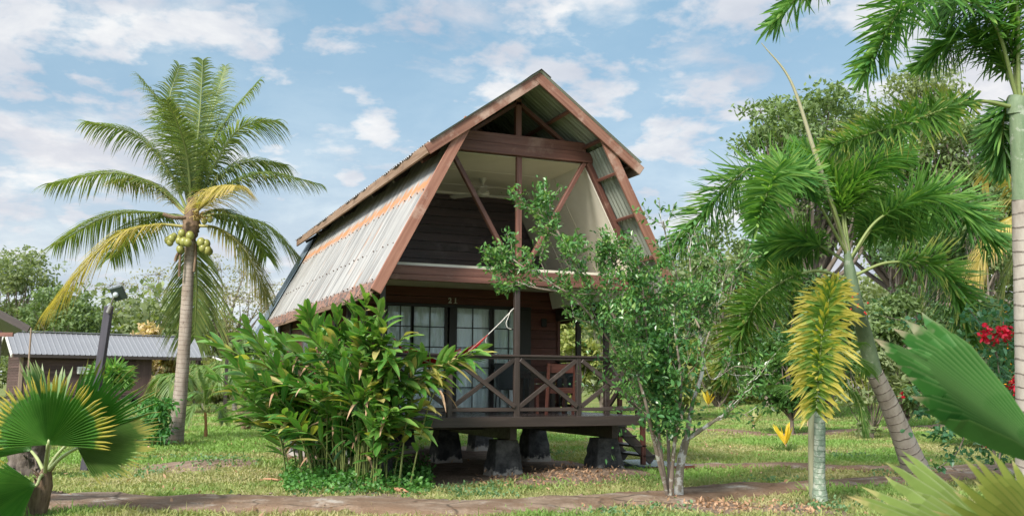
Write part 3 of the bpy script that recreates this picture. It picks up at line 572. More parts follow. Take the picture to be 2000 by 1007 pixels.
    # house body
    m = MB(); boards(m, -2.2, 2.2, 3.2, 2.95, 3.34, .175); P_(m, 'front_wall', SIDING, 0)
    m = MB(); boards(m, 1.60, 2.2, 3.2, 1.0, 2.95, .172); P_(m, 'front_wall', SIDING, 0); m = MB(); boards(m, -2.2, -1.36, 3.2, 1.0, 2.95, .172); P_(m, 'front_wall', SIDING, 0)
    P_(MB().box(2.175, 2.24, 3.155, 3.24, .99, 3.28), 'corner_board', SIDING); P_(MB().box(-2.24, -2.175, 3.155, 3.24, .99, 3.28), 'corner_board', SIDEDK)
    for s in (-1, 1):
        m = MB(); boards(m, 3.24, 9.55, s * 2.2, 1.0, 3.25, .172, s, 'y'); P_(m, 'side_wall', SIDING, 0)
        for y in (3.9, 5.0, 6.1, 7.6, 9.0): P_(MB().box(s * 2.235 - .03, s * 2.235 + .03, y - .05, y + .05, 1.0, 3.2), 'wall_stud', DARKW)
    m = MB(); boards(m, -2.2, 2.2, 9.58, 1.0, 3.3, .172, 1); boards(m, 0, 0, 9.58, 3.3, 6.1, .172, 1, clip=lambda z: ((-(1.3 + (5.3 - z) * .47), 1.3 + (5.3 - z) * .47) if z < 5.2 else (-(6.1 - z) * 1.35, (6.1 - z) * 1.35))); P_(m, 'rear_wall', SIDEDK, 0)
    P_(MB().box(-2.17, 2.17, 3.26, 9.5, 3.20, 3.24), 'room_ceiling', CREAM, 0)
    # side window on the left wall
    wn = MB(); 
    for y0, y1 in ((5.2, 5.55), (5.56, 5.9)): wn.box(-2.275, -2.25, y0, y1, 1.9, 2.85)
    f = P_(wn, 'window', mat('louvre_glass', lambda t: princ(t, (.05, .06, .065), .1)), 0)
    # sliding doors with a grid of bars
    x_l, x_r, zb, zt = -1.34, 1.58, 1.07, 2.93
    P_(MB().box(x_l - .03, x_r + .02, 3.13, 3.22, zt, zt + .06), 'door_frame', BLACKM); P_(MB().box(x_l - .03, x_r + .02, 3.11, 3.22, 1.0, zb), 'door_frame', BLACKM)
    P_(MB().box(x_l - .03, x_l + .04, 3.13, 3.22, zb, zt), 'door_frame', BLACKM); P_(MB().box(1.36, x_r + .02, 3.14, 3.22, zb, zt), 'door_frame', BLACKM)
    P_(MB().box(-.075, .045, 3.12, 3.22, zb, zt), 'door_frame', BLACKM)
    for a, b, st in ((-1.30, -.82, .0), (-.80, -.16, -.45), (.045, .74, .40), (.80, 1.36, 1.14)):
        fr = MB(); xm = {-1.30: -1.02, -.80: -.45, .045: .40, .80: 1.14}[a]
        fr.box(a, a + .035, 3.15, 3.19, zb, zt); fr.box(b - .0, b + .05, 3.15, 3.19, zb, zt); fr.box(xm - .009, xm + .009, 3.155, 3.175, zb, zt)
        for k in range(1, 5): fr.box(a, b, 3.157, 3.173, zb + (zt - zb) * k / 5 - .009, zb + (zt - zb) * k / 5 + .009)
        w_ = P_(fr, 'sliding_door', BLACKM, 0)
        gl = MB().box(a, b, 3.178, 3.182, zb, zt).build('glass_pane', GLASS, w_)
        cu = MB(); xs = np.linspace(a - .01, b + .03, 60); fy = 3.225 + .014 * np.sin(xs * 34 + a * 5) + .008 * np.sin(xs * 83); V = np.concatenate([np.stack([xs, fy + dz, xs * 0 + zz_], 1) for zz_, dz in ((zb - .02, .01), (zb + .3, 0), (zt - .3, 0), (zt + .02, 0))]); i = (np.arange(3)[:, None] * 60 + np.arange(59)[None]).ravel()
        cu.add(V, np.stack([i, i + 1, i + 61, i + 60], 1), None, True); cu.build('curtain', CURT, w_)
    P_(MB().box(.86, .885, 3.12, 3.15, 1.86, 1.98), 'door_handle', WHITEP)
    # number 21 in small serif numerals
    for ch, x in (('2', -.06), ('1', .05)):
        cu = bpy.data.curves.new('numeral', 'FONT'); cu.body = ch; cu.size = .135; cu.extrude = .004; cu.offset = .0045; tmp = bpy.data.objects.new('tmp', cu); link(tmp); bpy.context.view_layer.update()
        me = bpy.data.meshes.new_from_object(tmp); bpy.data.objects.remove(tmp); me.materials.append(WHITEP); o = link(bpy.data.objects.new('numeral', me)); o.parent = T_; o.location = (x - .035, 3.165, 3.02); o.rotation_euler = (rad(90), 0, 0)
        if True:   # serifs
            s_ = MB(); s_.box(x - .036, x + .036, 3.163, 3.169, 3.012, 3.022); P_(s_, 'numeral', WHITEP, 0)
    # wall lamp by the corner
    P_(MB().box(1.82, 1.92, 3.10, 3.17, 2.62, 2.78), 'wall_lamp', BLACKM, .01)
    # steps down on the right
    for s in (1.27, 2.22): P_(MB().beam((2.28, s, .93), (3.16, s, .16), .045, .17, (0, 0, 1)), 'stair_string', DARKW)
    for k in range(4): P_(MB().box(2.34 + k * .2, 2.62 + k * .2, 1.22, 2.28, .76 - k * .175, .795 - k * .175), 'tread', DARKW)
    P_(MB().box(2.92, 3.0, 1.22, 1.30, .1, .95), 'newel_post', SIDING); P_(MB().box(3.0, 3.08, 2.2, 2.28, .1, 1.55), 'newel_post', SIDING)
    return T_
cabin()
def step_slab():
    m = MB(); m.box(2.85, 3.85, 1.0, 2.5, -.05, .09); o = m.build('step_slab', SLABM, None, .015); tag(o, 'low wet concrete slab at the foot of the porch steps', 'slab')
    m2 = MB().box(2.84, 3.86, .985, 1.005, -.05, .085).build('painted_edge', SIDING, o)
step_slab()
def fan():
    c = A([.04, 1.75, 4.86]); t = thing('ceiling_fan', c, 'white ceiling fan with three blades under the open loft ceiling', 'fan'); W_ = mat('aged_white_enamel', lambda t: princ(t, (.45, .43, .36), .4))
    put(MB().tube([c + A([0, 0, .275]), c + A([0, 0, .2]), c + A([0, 0, .19])], [.075, .04, .015], 12).tube([c + A([0, 0, .2]), c + A([0, 0, .06])], .014, 8), 'down_rod', W_, t)
    put(MB().tube([c + A([0, 0, .07]), c + A([0, 0, .05]), c, c + A([0, 0, -.04]), c + A([0, 0, -.06])], [.03, .10, .125, .10, .03], 18), 'motor_housing', W_, t)
    for k in range(3):
        a = rad(10 + k * 120); d = A([math.cos(a), math.sin(a), 0]); s_ = A([-math.sin(a), math.cos(a), .18]); m = MB(); V = []
        for r, w_ in ((.12, .035), (.2, .05), (.25, .065), (.62, .07), (.66, .045)):
            for q in (-1, 1):
                for h in (.004, -.004): V.append(c + d * r + s_ * w_ * q + A([0, 0, h - .01]))
        F = []
        for i in range(4):
            b = i * 4; F += [(b, b + 4, b + 6, b + 2), (b + 1, b + 3, b + 7, b + 5), (b, b + 1, b + 5, b + 4), (b + 2, b + 6, b + 7, b + 3)]
        F += [(0, 2, 3, 1), (16, 17, 19, 18)]; m.add(V, F); put(m, 'fan_blade', W_, t)
fan()
def hammock():
    a, b = A([-.05, .09, 2.70]), A([-2.17, .12, 2.45]); t = thing('hammock', (-1.1, .3, 1.9), 'red striped hammock slung from the porch posts by white rope', 'hammock')
    e0, e1 = A([-.40, .30, 2.29]), A([-1.95, .3, 2.2]); c0, c1 = A([-.75, .42, 1.93]), A([-1.7, .42, 1.9])
    m = MB().tube([a, (a + e0) / 2 + A([0, 0, -.01]), e0], .008, 6); lp = [a + A([0, 0, .0]), a + A([-.06, -.01, -.05]), a + A([-.10, 0, -.16]), a + A([-.13, 0, -.24]), a + A([-.10, 0, -.31]), a + A([-.04, 0, -.33])]; m.tube(catmull(lp, 5), .006, 5); m.tube(catmull([e0, e0 + A([-.03, 0, -.04]), e0 + A([-.04, 0, -.12]), e0 + A([-.02, 0, -.16])], 5), .006, 5); put(m, 'rope', ROPE, t)
    put(MB().tube([b, e1], .008, 6), 'rope', ROPE, t)
    for e, c in ((e0, c0), (e1, c1)):
        m = MB()
        for k in range(9): m.tube([e, e * .5 + c * .5 + A([0, (k - 4) * .018, .008 * (k % 3)]), c + A([0, (k - 4) * .05, .02 * abs(k - 4)])], .006, 4)
        put(m, 'suspension_cords', REDC, t)
    m = MB(); U = np.linspace(0, 1, 26); W_ = np.linspace(-1, 1, 11); V = []; LF = []
    for u in U:
        for w_ in W_:
            p = c0 * (1 - u) + c1 * u; sag = -.16 * math.sin(math.pi * u); wd = .2 + .26 * math.sin(math.pi * u); V.append(p + A([0, w_ * wd, sag + .16 * w_ * w_ * (1 - .3 * math.sin(math.pi * u)) + .01 * math.sin(w_ * 17 + u * 5)])); LF.append((0, 0, (w_ + 1) / 2 * 2.0 % 1))
    i = (np.arange(25)[:, None] * 11 + np.arange(10)[None]).ravel(); m.add(V, np.stack([i, i + 1, i + 12, i + 11], 1), LF, True); put(m, 'hammock_cloth', REDC, t)
hammock()
def wicker_chair(x, y, rz, label):
    t = empty('wicker_chair', (0, 0, 0)); tag(t, label, 'chair', 'dark wicker chairs on the porch')
    bk = MB(); V = []
    for (z, w_, o) in ((.44, .22, .2), (.65, .235, .235), (.88, .25, .285), (.90, .24, .29)):
        for q in np.linspace(-1, 1, 7):
            for th in (0, .03): V.append((q * w_, o - .05 * q * q + th, z))
    F = []
    for r in range(3):
        for c in range(6):
            b = r * 14 + c * 2; F += [(b, b + 2, b + 16, b + 14), (b + 1, b + 15, b + 17, b + 3)]
        F += [(r * 14, r * 14 + 14, r * 14 + 15, r * 14 + 1), (r * 14 + 12, r * 14 + 13, r * 14 + 27, r * 14 + 26)]
    F += [(42 + c * 2, 42 + c * 2 + 2, 42 + c * 2 + 3, 42 + c * 2 + 1) for c in range(6)]; bk.add(V, F); bk.build('backrest', PLASTIC, t)
    MB().box(-.23, .23, -.24, .21, .40, .445).build('seat', PLASTIC, t, .015)
    for s in (-1, 1):
        MB().tube(catmull([(s * .235, .22, .66), (s * .27, .0, .67), (s * .27, -.2, .655), (s * .25, -.24, .60), (s * .235, -.23, .42)], 5), .014, 7).build('armrest', PLASTIC, t)
        MB().tube([(s * .22, -.22, .41), (s * .235, -.25, 0)], [.017, .013], 7).build('leg', PLASTIC, t); MB().tube([(s * .21, .19, .41), (s * .225, .25, 0)], [.017, .013], 7).build('leg', PLASTIC, t)
    t.location = (x, y, 1.003); t.rotation_euler = (0, 0, rad(rz)); return t
c1 = wicker_chair(.98, 2.72, -12, 'dark wicker armchair left of the porch table, its back to the doors')
def copy_tree(o, parent=None):
    c = o.copy(); link(c); c.parent = parent
    for ch in [k for k in bpy.data.objects if k.parent == o]: copy_tree(ch, c)
    return c
c2 = copy_tree(c1); c2.location = (1.95, 2.45, 1.003); c2.rotation_euler = (0, 0, rad(-58)); c2['label'] = 'dark wicker armchair right of the porch table, against the maroon wall'
def porch_table():
    t = thing('porch_table', (1.12, 1.75, 1.003), 'small dark wooden table between the chairs on the porch', 'table')
    put(MB().box(.88, 1.62, 1.55, 2.15, 1.70, 1.735), 'table_top', DARKW, t, .004); put(MB().box(.92, 1.58, 1.59, 2.11, 1.62, 1.699), 'apron', DARKW, t)
    for x, y in ((.93, 1.6), (1.57, 1.6), (.93, 2.1), (1.57, 2.1)): put(MB().box(x - .035, x + .035, y - .035, y + .035, 1.003, 1.62), 'leg', DARKW, t)
    t = thing('wooden_chair', (1.18, 1.1, 1.003), 'reddish wooden chair with a wide plank backrest in front of the porch table', 'chair'); RW = wood('red_chair_wood', (.065, .022, .017), (.12, .045, .033), .5)
    for x in (.93, 1.43):
        put(MB().beam((x, .98, 1.003), (x, .88, 1.86), .04, .045, (0, 1, 0)), 'leg', RW, t); put(MB().box(x - .02, x + .02, 1.33, 1.37, 1.003, 1.42), 'leg', RW, t)
    put(MB().box(.952, 1.408, .90, .925, 1.70, 1.85), 'backrest', RW, t, .005); put(MB().box(.952, 1.408, .93, .955, 1.36, 1.43), 'seat_rail', RW, t); put(MB().box(.91, 1.45, .95, 1.40, 1.43, 1.455), 'seat', RW, t, .004)
porch_table()
#@@NEXT2
# ------------------------------------------------------------------ palms
def pts(P3, n=10): return catmull([at(*p) for p in P3], n)
FOX = leaf('foxtail_leaflets', [(.045, .13, .035), (.08, .19, .045), (.13, .25, .06), (.23, .34, .10)], rough=.45, trans=.38, spec=.25)
FOXY = leaf('foxtail_leaflets_yellow', [(.07, .15, .03), (.12, .20, .04), (.20, .26, .05)], (.46, .40, .09), .52, rough=.42, trans=.35)
FOXT = leaf('foxtail_leaflets_tipped', [(.06, .15, .03), (.10, .21, .04), (.18, .28, .07)], (.30, .32, .09), .74, rough=.4, trans=.35)
COCO = leaf('coconut_leaflets', [(.08, .13, .05), (.14, .185, .065), (.23, .25, .095)], (.30, .26, .12), .86, rough=.42, trans=.42, spec=.25)
COCOM = leaf('coconut_leaflets_mid', [(.12, .14, .045), (.19, .19, .06), (.26, .23, .08)], (.36, .28, .11), .74, rough=.4, trans=.35)
COCOY = leaf('coconut_leaflets_yellow', [(.30, .25, .07), (.40, .32, .10), (.46, .38, .15)], (.40, .29, .14), .8, rough=.45, trans=.35)
PALE = leaf('young_palm_leaflets', [(.10, .17, .05), (.16, .24, .07)], (.35, .28, .12), .85, rough=.4, trans=.35)
def frond(t, C, lmat, style, ln, n=70, w_=.035, s0=.14, rr=.022, stem=RACH, vbias=0.0, name='frond', sweep=0.0):
    """one palm leaf: rachis along curve C; style 'flat' (coconut) or 'plume' (foxtail)"""
    C = A(C); seg = np.linalg.norm(np.diff(C, axis=0), axis=1); cum = np.concatenate([[0], np.cumsum(seg)]); Lt = cum[-1]
    def pos(s): return np.stack([np.interp(s * Lt, cum, C[:, k]) for k in range(3)], -1)
    # parallel frame
    K = 80; sp = pos(np.linspace(0, 1, K)); Tn = unit(np.gradient(sp, axis=0)); ch = unit(sp[-1] - sp[0]); hout = unit(A([ch[0], ch[1], 0]) + 1e-6)
    up = A([0, 0, 1.]); n0 = up - Tn[0] * (up @ Tn[0])
    if np.linalg.norm(n0) < .35: n0 = -hout + Tn[0] * (hout @ Tn[0])
    Nn = [unit(n0)]
    for i in range(1, K): q = Nn[-1] - Tn[i] * (Nn[-1] @ Tn[i]); Nn.append(unit(q))
    Nn = A(Nn); m = MB(); m.tube(sp, np.linspace(rr, rr * .18, K), 5)
    S = np.linspace(s0, .995, n); base = pos(S); ii = np.clip((S * (K - 1)).astype(int), 0, K - 1); Tt = Tn[ii]; N0 = Nn[ii]; Sd = np.cross(Tt, N0)
    u = (S - s0) / (1 - s0); prof = np.clip(.45 + 1.9 * u, 0, 1) * np.clip(1.0 - .62 * np.clip((u - .45) / .55, 0, 1) ** 1.5, 0, 1)
    lf = MB()
    if style == 'flat':
        for sgn in (-1, 1):
            j = RNG.normal(0, .07, (len(S), 3)); fwd = .42 + .75 * u
            d = unit(Sd * sgn * (1.15 - .25 * u)[:, None] + Tt * fwd[:, None] + N0 * (.28 + vbias - .1 * u)[:, None] + j)
            lf.blades(base, d, N0, ln * prof * (.85 + .3 * RNG.random(len(S))), w_, [(0, .5), (.15, 1), (.45, .9), (.75, .6), (1, .05)], fold=.35, droop=.55 + .25 * RNG.random(len(S)), rnd=np.clip(RNG.normal(.45, .22, len(S)), 0, 1))
    else:
        for ang in ((-2.3, -1.75, -1.2, -.6, .6, 1.2, 1.75, 2.3) if not sweep else (-1.9, -1.35, -.8, .0, .8, 1.35, 1.9)):
            aa = ang + RNG.normal(0, .22, len(S)); rad_ = N0 * np.cos(aa)[:, None] + Sd * np.sin(aa)[:, None]
            d = unit(rad_ + Tt * (.16 + sweep + .75 * u ** 2)[:, None] + RNG.normal(0, .13, (len(S), 3)))
            sh = base + Tt * RNG.normal(0, .02, (len(S), 1)); side_len = .8 + .2 * abs(math.sin(ang))
            lf.blades(sh, d, unit(Tt + N0 * .3 + RNG.normal(0, .2, (len(S), 3))), ln * side_len * np.clip(.5 + 2.2 * u, 0, 1) * (1 - .5 * np.clip((u - .6) / .4, 0, 1) ** 1.3) * (.8 + .35 * RNG.random(len(S))), w_, [(0, .35), (.25, .9), (.6, 1), (.88, .6), (1, .08)], fold=.25, droop=.02 + .22 * RNG.random(len(S)), rnd=np.clip(RNG.normal(.4, .25, len(S)) + .15 * math.cos(ang), 0, 1))
    o = put(m, name, stem, t); lf.build('leaflets', lmat, o); return o
def trunk(t, P3, R_, m, name='trunk', n=14, sub=8, rough=.05):
    C = pts(P3, sub) if len(P3[0]) == 3 and P3[0][0] > 50 else catmull(P3, sub); rr = np.interp(np.linspace(0, 1, len(C)), np.linspace(0, 1, len(R_)), R_)
    return put(MB().tube(C, rr, n, rough=rough), name, m, t)
def coconut():
    D = 23.6; b = at(341, 866, D); t = thing('coconut_palm', b, 'tall coconut palm with green nuts and yellowing lower fronds, left of the cabin', 'palm')
    trunk(t, [(338, 878, D), (343, 850, D), (353, 760, D), (362, 640, D), (369, 520, D), (372, 455, D), (373, 425, D)], [.27, .22, .185, .165, .15, .145, .125, .12, .14, .13], COCOB, sub=10)
    put(MB().tube(pts([(372, 470, D), (374, 425, D), (377, 385, D)]), np.interp(np.linspace(0, 1, 21), [0, .3, 1], [.12, .22, .10]), 10, rough=.3), 'leaf_bases', FIBRE, t)
    F = [  # control points (image x, y, distance) measured from the photograph, leaf colour, leaflet length
     ([(376, 410), (384, 300), (392, 200), (396, 118)], COCO, .95, 0), ([(372, 405), (356, 300), (318, 210), (272, 148)], COCO, .95, .6), ([(370, 410), (352, 320), (330, 210), (350, 128)], COCO, .9, 1.2),
     ([(366, 412), (330, 335), (268, 265), (168, 238)], COCO, .85, -.3), ([(364, 415), (310, 365), (220, 338), (94, 360)], COCO, .8, .2), ([(362, 418), (318, 375), (280, 350), (222, 352)], COCOM, .7, 1.8),
     ([(362, 428), (300, 415), (210, 422), (108, 478)], COCO, .85, .8), ([(362, 442), (300, 440), (215, 470), (96, 600)], COCOY, 1.0, -1.0),
     ([(376, 418), (405, 395), (440, 366), (466, 362)], COCOY, .8, -2.4), ([(382, 415), (440, 365), (520, 338), (626, 360)], COCO, .6, .3), ([(382, 410), (425, 350), (480, 318), (555, 322)], COCO, 1.0, .9),
     ([(382, 405), (420, 320), (470, 250), (542, 236)], COCO, 1.0, .2), ([(379, 405), (405, 300), (450, 225), (506, 158)], COCO, .95, .9), ([(378, 400), (392, 290), (420, 200), (440, 130)], COCO, .9, 1.6),
     ([(384, 425), (440, 420), (520, 440), (586, 502)], COCO, .9, .3), ([(384, 440), (430, 448), (480, 492), (522, 580)], COCOM, .85, -.6), ([(374, 445), (380, 480), (384, 560), (380, 660)], COCO, 1.0, .9),
     ([(374, 400), (366, 310), (350, 250), (325, 195)], COCO, .9, -1.6), ([(380, 425), (430, 410), (480, 440), (520, 500)], COCO, .8, 2.0), ([(365, 425), (330, 420), (270, 440), (215, 505)], COCO, .8, 2.2)]
    for P3, m, ln, dt in F:
        n = len(P3); frond(t, pts([(x, y, D + dt * (i / (n - 1)) ** 1.3) for i, (x, y) in enumerate(P3)], 12), m, 'flat', ln * 1.15, 88, .036, .12, .042, RACHY if m is not COCO else RACH, -.25 if P3[-1][1] > 640 else 0)
    NUT = mat('green_coconut_husk', lambda t_: princ(t_, mixn(t_, noise(t_, 5, 4, vec=objc(t_)), (.19, .22, .05), (.33, .31, .09)), .35))
    for x, y, dt, r in ((371, 460, -.45, .115), (353, 463, -.3, .105), (350, 470, -.35, .1), (359, 472, -.45, .12), (367, 473, -.5, .11), (393, 473, -.45, .12), (403, 476, -.4, .115), (396, 484, -.45, .11), (405, 488, -.4, .12), (409, 491, -.3, .10), (335, 466, -.3, .11), (328, 469, -.2, .1), (332, 473, -.3, .1), (352, 486, -.3, .11), (355, 455, -.4, .1), (399, 432, -.5, .08), (410, 429, -.5, .08), (340, 462, -.1, .1)):
        put(MB().ball(at(x, y, D + dt), (r * .86, r * .86, r), 12, 8), 'coconut', NUT, t)
    m = MB()
    for k in range(30):
        a = at(385 + RNG.normal(0, 5), 430, D - .3); e = at(392 + RNG.normal(0, 13), 418 + RNG.normal(0, 8), D - .6 + RNG.normal(0, .1)); m.tube([a, (a + e) / 2 + A([0, 0, .08]), e], .012, 4)
    put(m, 'flower_spray', mat('cream_flower_stalks', lambda t_: princ(t_, (.50, .38, .16), .7)), t)
    for P3 in ([(358, 470), (352, 500), (350, 540)], [(382, 475), (382, 500), (379, 530)], [(354, 485), (345, 500), (342, 510)]): put(MB().tube(pts([(x, y, D - .25) for x, y in P3]), [.05] * 5 + [.03] * 16 if False else .035, 6), 'dead_stalk', FIBRE, t)
    put(MB().tube(pts([(362, 425, D - .3), (340, 425, D - .5), (318, 418, D - .6)]), .05, 6), 'dead_stalk', FIBRE, t)
coconut()
def foxtail_mid():
    b = ongr(1790, 925); D0 = float((b - CAM) @ CR[2]); D = 15.4; t = thing('foxtail_palm', b, 'leaning foxtail palm with ringed grey trunk and green crownshaft, right of the cabin', 'palm', 'foxtail palms')
    trunk(t, [(1796, 935, D0), (1770, 870, D0 - .1), (1737, 790, D0 - .3), (1708, 728, D0 - .5)], [.25, .21, .175, .15, .14], PALMB, sub=12)
    trunk(t, [(1708, 729, D0 - .5), (1690, 660, D0 - .7), (1671, 590, D + .1), (1660, 530, D), (1654, 490, D)], [.13, .13, .11, .09, .05], SHAFT, 'crownshaft', sub=10, rough=0)
    F = [([(1658, 500), (1600, 360), (1470, 325), (1312, 492)], FOX, .66, -.4), ([(1656, 500), (1580, 370), (1520, 335), (1478, 440)], FOX, .5, -1.8), ([(1658, 495), (1652, 400), (1690, 320), (1755, 300)], FOX, .70, .9), ([(1656, 495), (1640, 400), (1620, 330), (1560, 290)], FOX, .6, .8),
         ([(1660, 505), (1720, 425), (1830, 385), (1940, 470)], FOX, .68, .2), ([(1664, 540), (1740, 512), (1840, 530), (1898, 660)], FOXT, .66, -.3), ([(1660, 545), (1580, 530), (1480, 590), (1418, 735)], FOXT, .62, -.6),
         ([(1656, 560), (1628, 560), (1606, 650), (1594, 800)], FOXY, .47, -3.7), ([(1658, 515), (1600, 480), (1540, 470), (1500, 500)], FOX, .6, 1.5), ([(1660, 510), (1700, 450), (1740, 420), (1790, 440)], FOX, .6, 1.6)]
    for P3, m, ln, dt in F:
        n = len(P3); frond(t, pts([(x, y, D + dt * (i / (n - 1)) ** 1.2) for i, (x, y) in enumerate(P3)], 12), m, 'plume', ln * (1.05 if m is not FOXY else 1.2), 46 if m is FOXY else 60, .040 if m is FOXY else .038, .20 if m is FOXY else .30, .03, RACH, sweep=.35 if m is FOXY else 0)
    put(MB().tube(pts([(1655, 495, D), (1625, 400, D), (1592, 300, D), (1545, 160, D), (1487, 84, D)], 10), np.interp(np.linspace(0, 1, 41), [0, .5, 1], [.045, .038, .006]), 6), 'new_spear_leaf', mat('pale_spear_leaf', lambda t_: princ(t_, (.34, .32, .20), .5)), t)
    for k in range(12): put(MB().ball(at(1672 + RNG.normal(0, 10), 592 + RNG.normal(0, 15), D - .2), .016, 8, 5), 'palm_fruit', mat('red_palm_fruit', lambda t_: princ(t_, (.55, .03, .02), .4)), t)
foxtail_mid()
def foxtail_edge():
    D = 11.6; b = at(2012, 985, D); t = thing('foxtail_palm', b, 'tall foxtail palm with smooth grey trunk at the right edge of the garden', 'palm', 'foxtail palms')
    trunk(t, [(2016, 1000, D), (2010, 800, D), (2004, 600, D), (1999, 390, D)], [.19, .15, .135, .13], PALMB, sub=12)
    trunk(t, [(1999, 391, D), (1994, 260, D), (1988, 205, D)], [.125, .125, .10], SHAFT, 'crownshaft', sub=10, rough=0)
    put(MB().tube(pts([(1986, 222, D), (1986, 205, D), (1990, 190, D)]), .11, 10), 'shaft_top', SHAFT, t)
    F = [([(1984, 210), (1900, 198), (1790, 232), (1625, 285)], FOXT, .46, -.6), ([(1990, 205), (1930, 30), (1790, -10), (1690, 140)], FOX, .55, -.8), ([(1992, 200), (1960, -60), (1720, -150), (1508, 48)], FOX, .55, -.5),
         ([(1990, 200), (1950, 110), (1880, 70), (1800, 130)], FOX, .5, .9), ([(1992, 205), (1972, 190), (1958, 250), (1966, 330)], FOX, .42, .6), ([(1990, 200), (1965, 60), (1900, -10), (1830, 40)], FOX, .5, .4), ([(1995, 200), (2060, 20), (2200, 0), (2330, 140)], FOX, .55, -.2), ([(1995, 200), (2050, 100), (2140, 140), (2200, 290)], FOX, .5, .8), ([(1992, 200), (1985, 0), (2040, -160), (2150, -230)], FOX, .5, .5)]
    for P3, m, ln, dt in F:
        n = len(P3); frond(t, pts([(x, y, D + dt * (i / (n - 1)) ** 1.2) for i, (x, y) in enumerate(P3)], 12), m, 'plume', ln * 1.0, 60, .032, .24, .028, RACH)
foxtail_edge()
def foxtail_young():
    b = ongr(1599, 985); D = float((b - CAM) @ CR[2]); t = thing('young_palm', b, 'young palm with a short white-blotched ringed trunk beneath the yellow drooping frond', 'palm')
    trunk(t, [(1602, 992, D), (1600, 930, D), (1601, 860, D), (1601, 790, D + .05), (1602, 745, D + .1)], [.115, .078, .072, .07, .065, .05], YOUNGB, sub=10)
    trunk(t, [(1591, 985, D + .15), (1588, 900, D + .15), (1588, 820, D + .15), (1590, 780, D + .15)], [.07, .062, .06, .04], mat('sheathed_stem', lambda t_: princ(t_, mixn(t_, noise(t_, 3, 4, vec=objc(t_, (4, 4, 1))), (.15, .20, .13), (.34, .30, .20)), .55)), 'second_stem', sub=8)
    D += .6
    for P3, ln, dt in (([(1598, 760), (1570, 765), (1535, 752), (1498, 752)], .30, .9), ([(1603, 755), (1635, 715), (1672, 700), (1700, 728)], .34, .8), ([(1604, 760), (1640, 745), (1675, 780), (1688, 842)], .30, -.1), ([(1602, 750), (1620, 690), (1650, 670), (1690, 668)], .34, 1.4), ([(1600, 750), (1560, 700), (1520, 690), (1490, 705)], .32, 1.6), ([(1601, 750), (1590, 700), (1560, 680), (1530, 670)], .3, 1.5)):
        n = len(P3); frond(t, pts([(x, y, D + dt * (i / (n - 1))) for i, (x, y) in enumerate(P3)], 12), leaf('areca_leaflets', [(.05, .12, .03), (.08, .17, .045), (.13, .22, .06)], rough=.35), 'flat', ln, 42, .024, .12, .014, RACH)
foxtail_young()
def coco_right():
    D = 21.5; b = at(1990, 800, D); t = thing('coconut_palm', b, 'coconut palm behind the right edge trunk with a yellow-green drooping frond', 'palm')
    trunk(t, [(2060, 840, D), (2050, 640, D), (2040, 460, D)], [.22, .17, .15], COCOB, sub=8)
    for P3, m, ln, dt in (([(2040, 455), (1990, 420), (1930, 470), (1905, 545)], COCOY, .85, -.4), ([(2040, 455), (1985, 370), (1940, 330), (1920, 350)], COCOY, .7, .5), ([(2040, 455), (2000, 400), (1950, 395), (1905, 420)], COCOM, .7, .8), ([(2040, 455), (2000, 470), (1965, 540), (1955, 620)], COCO, .7, .2), ([(2040, 455), (2080, 360), (2150, 340), (2230, 420)], COCO, .9, 0), ([(2040, 450), (2050, 330), (2060, 260), (2110, 200)], COCO, .9, .5)):
        n = len(P3); frond(t, pts([(x, y, D + dt * (i / (n - 1))) for i, (x, y) in enumerate(P3)], 12), m, 'flat', ln, 60, .045, .13, .03, RACHY)
coco_right()
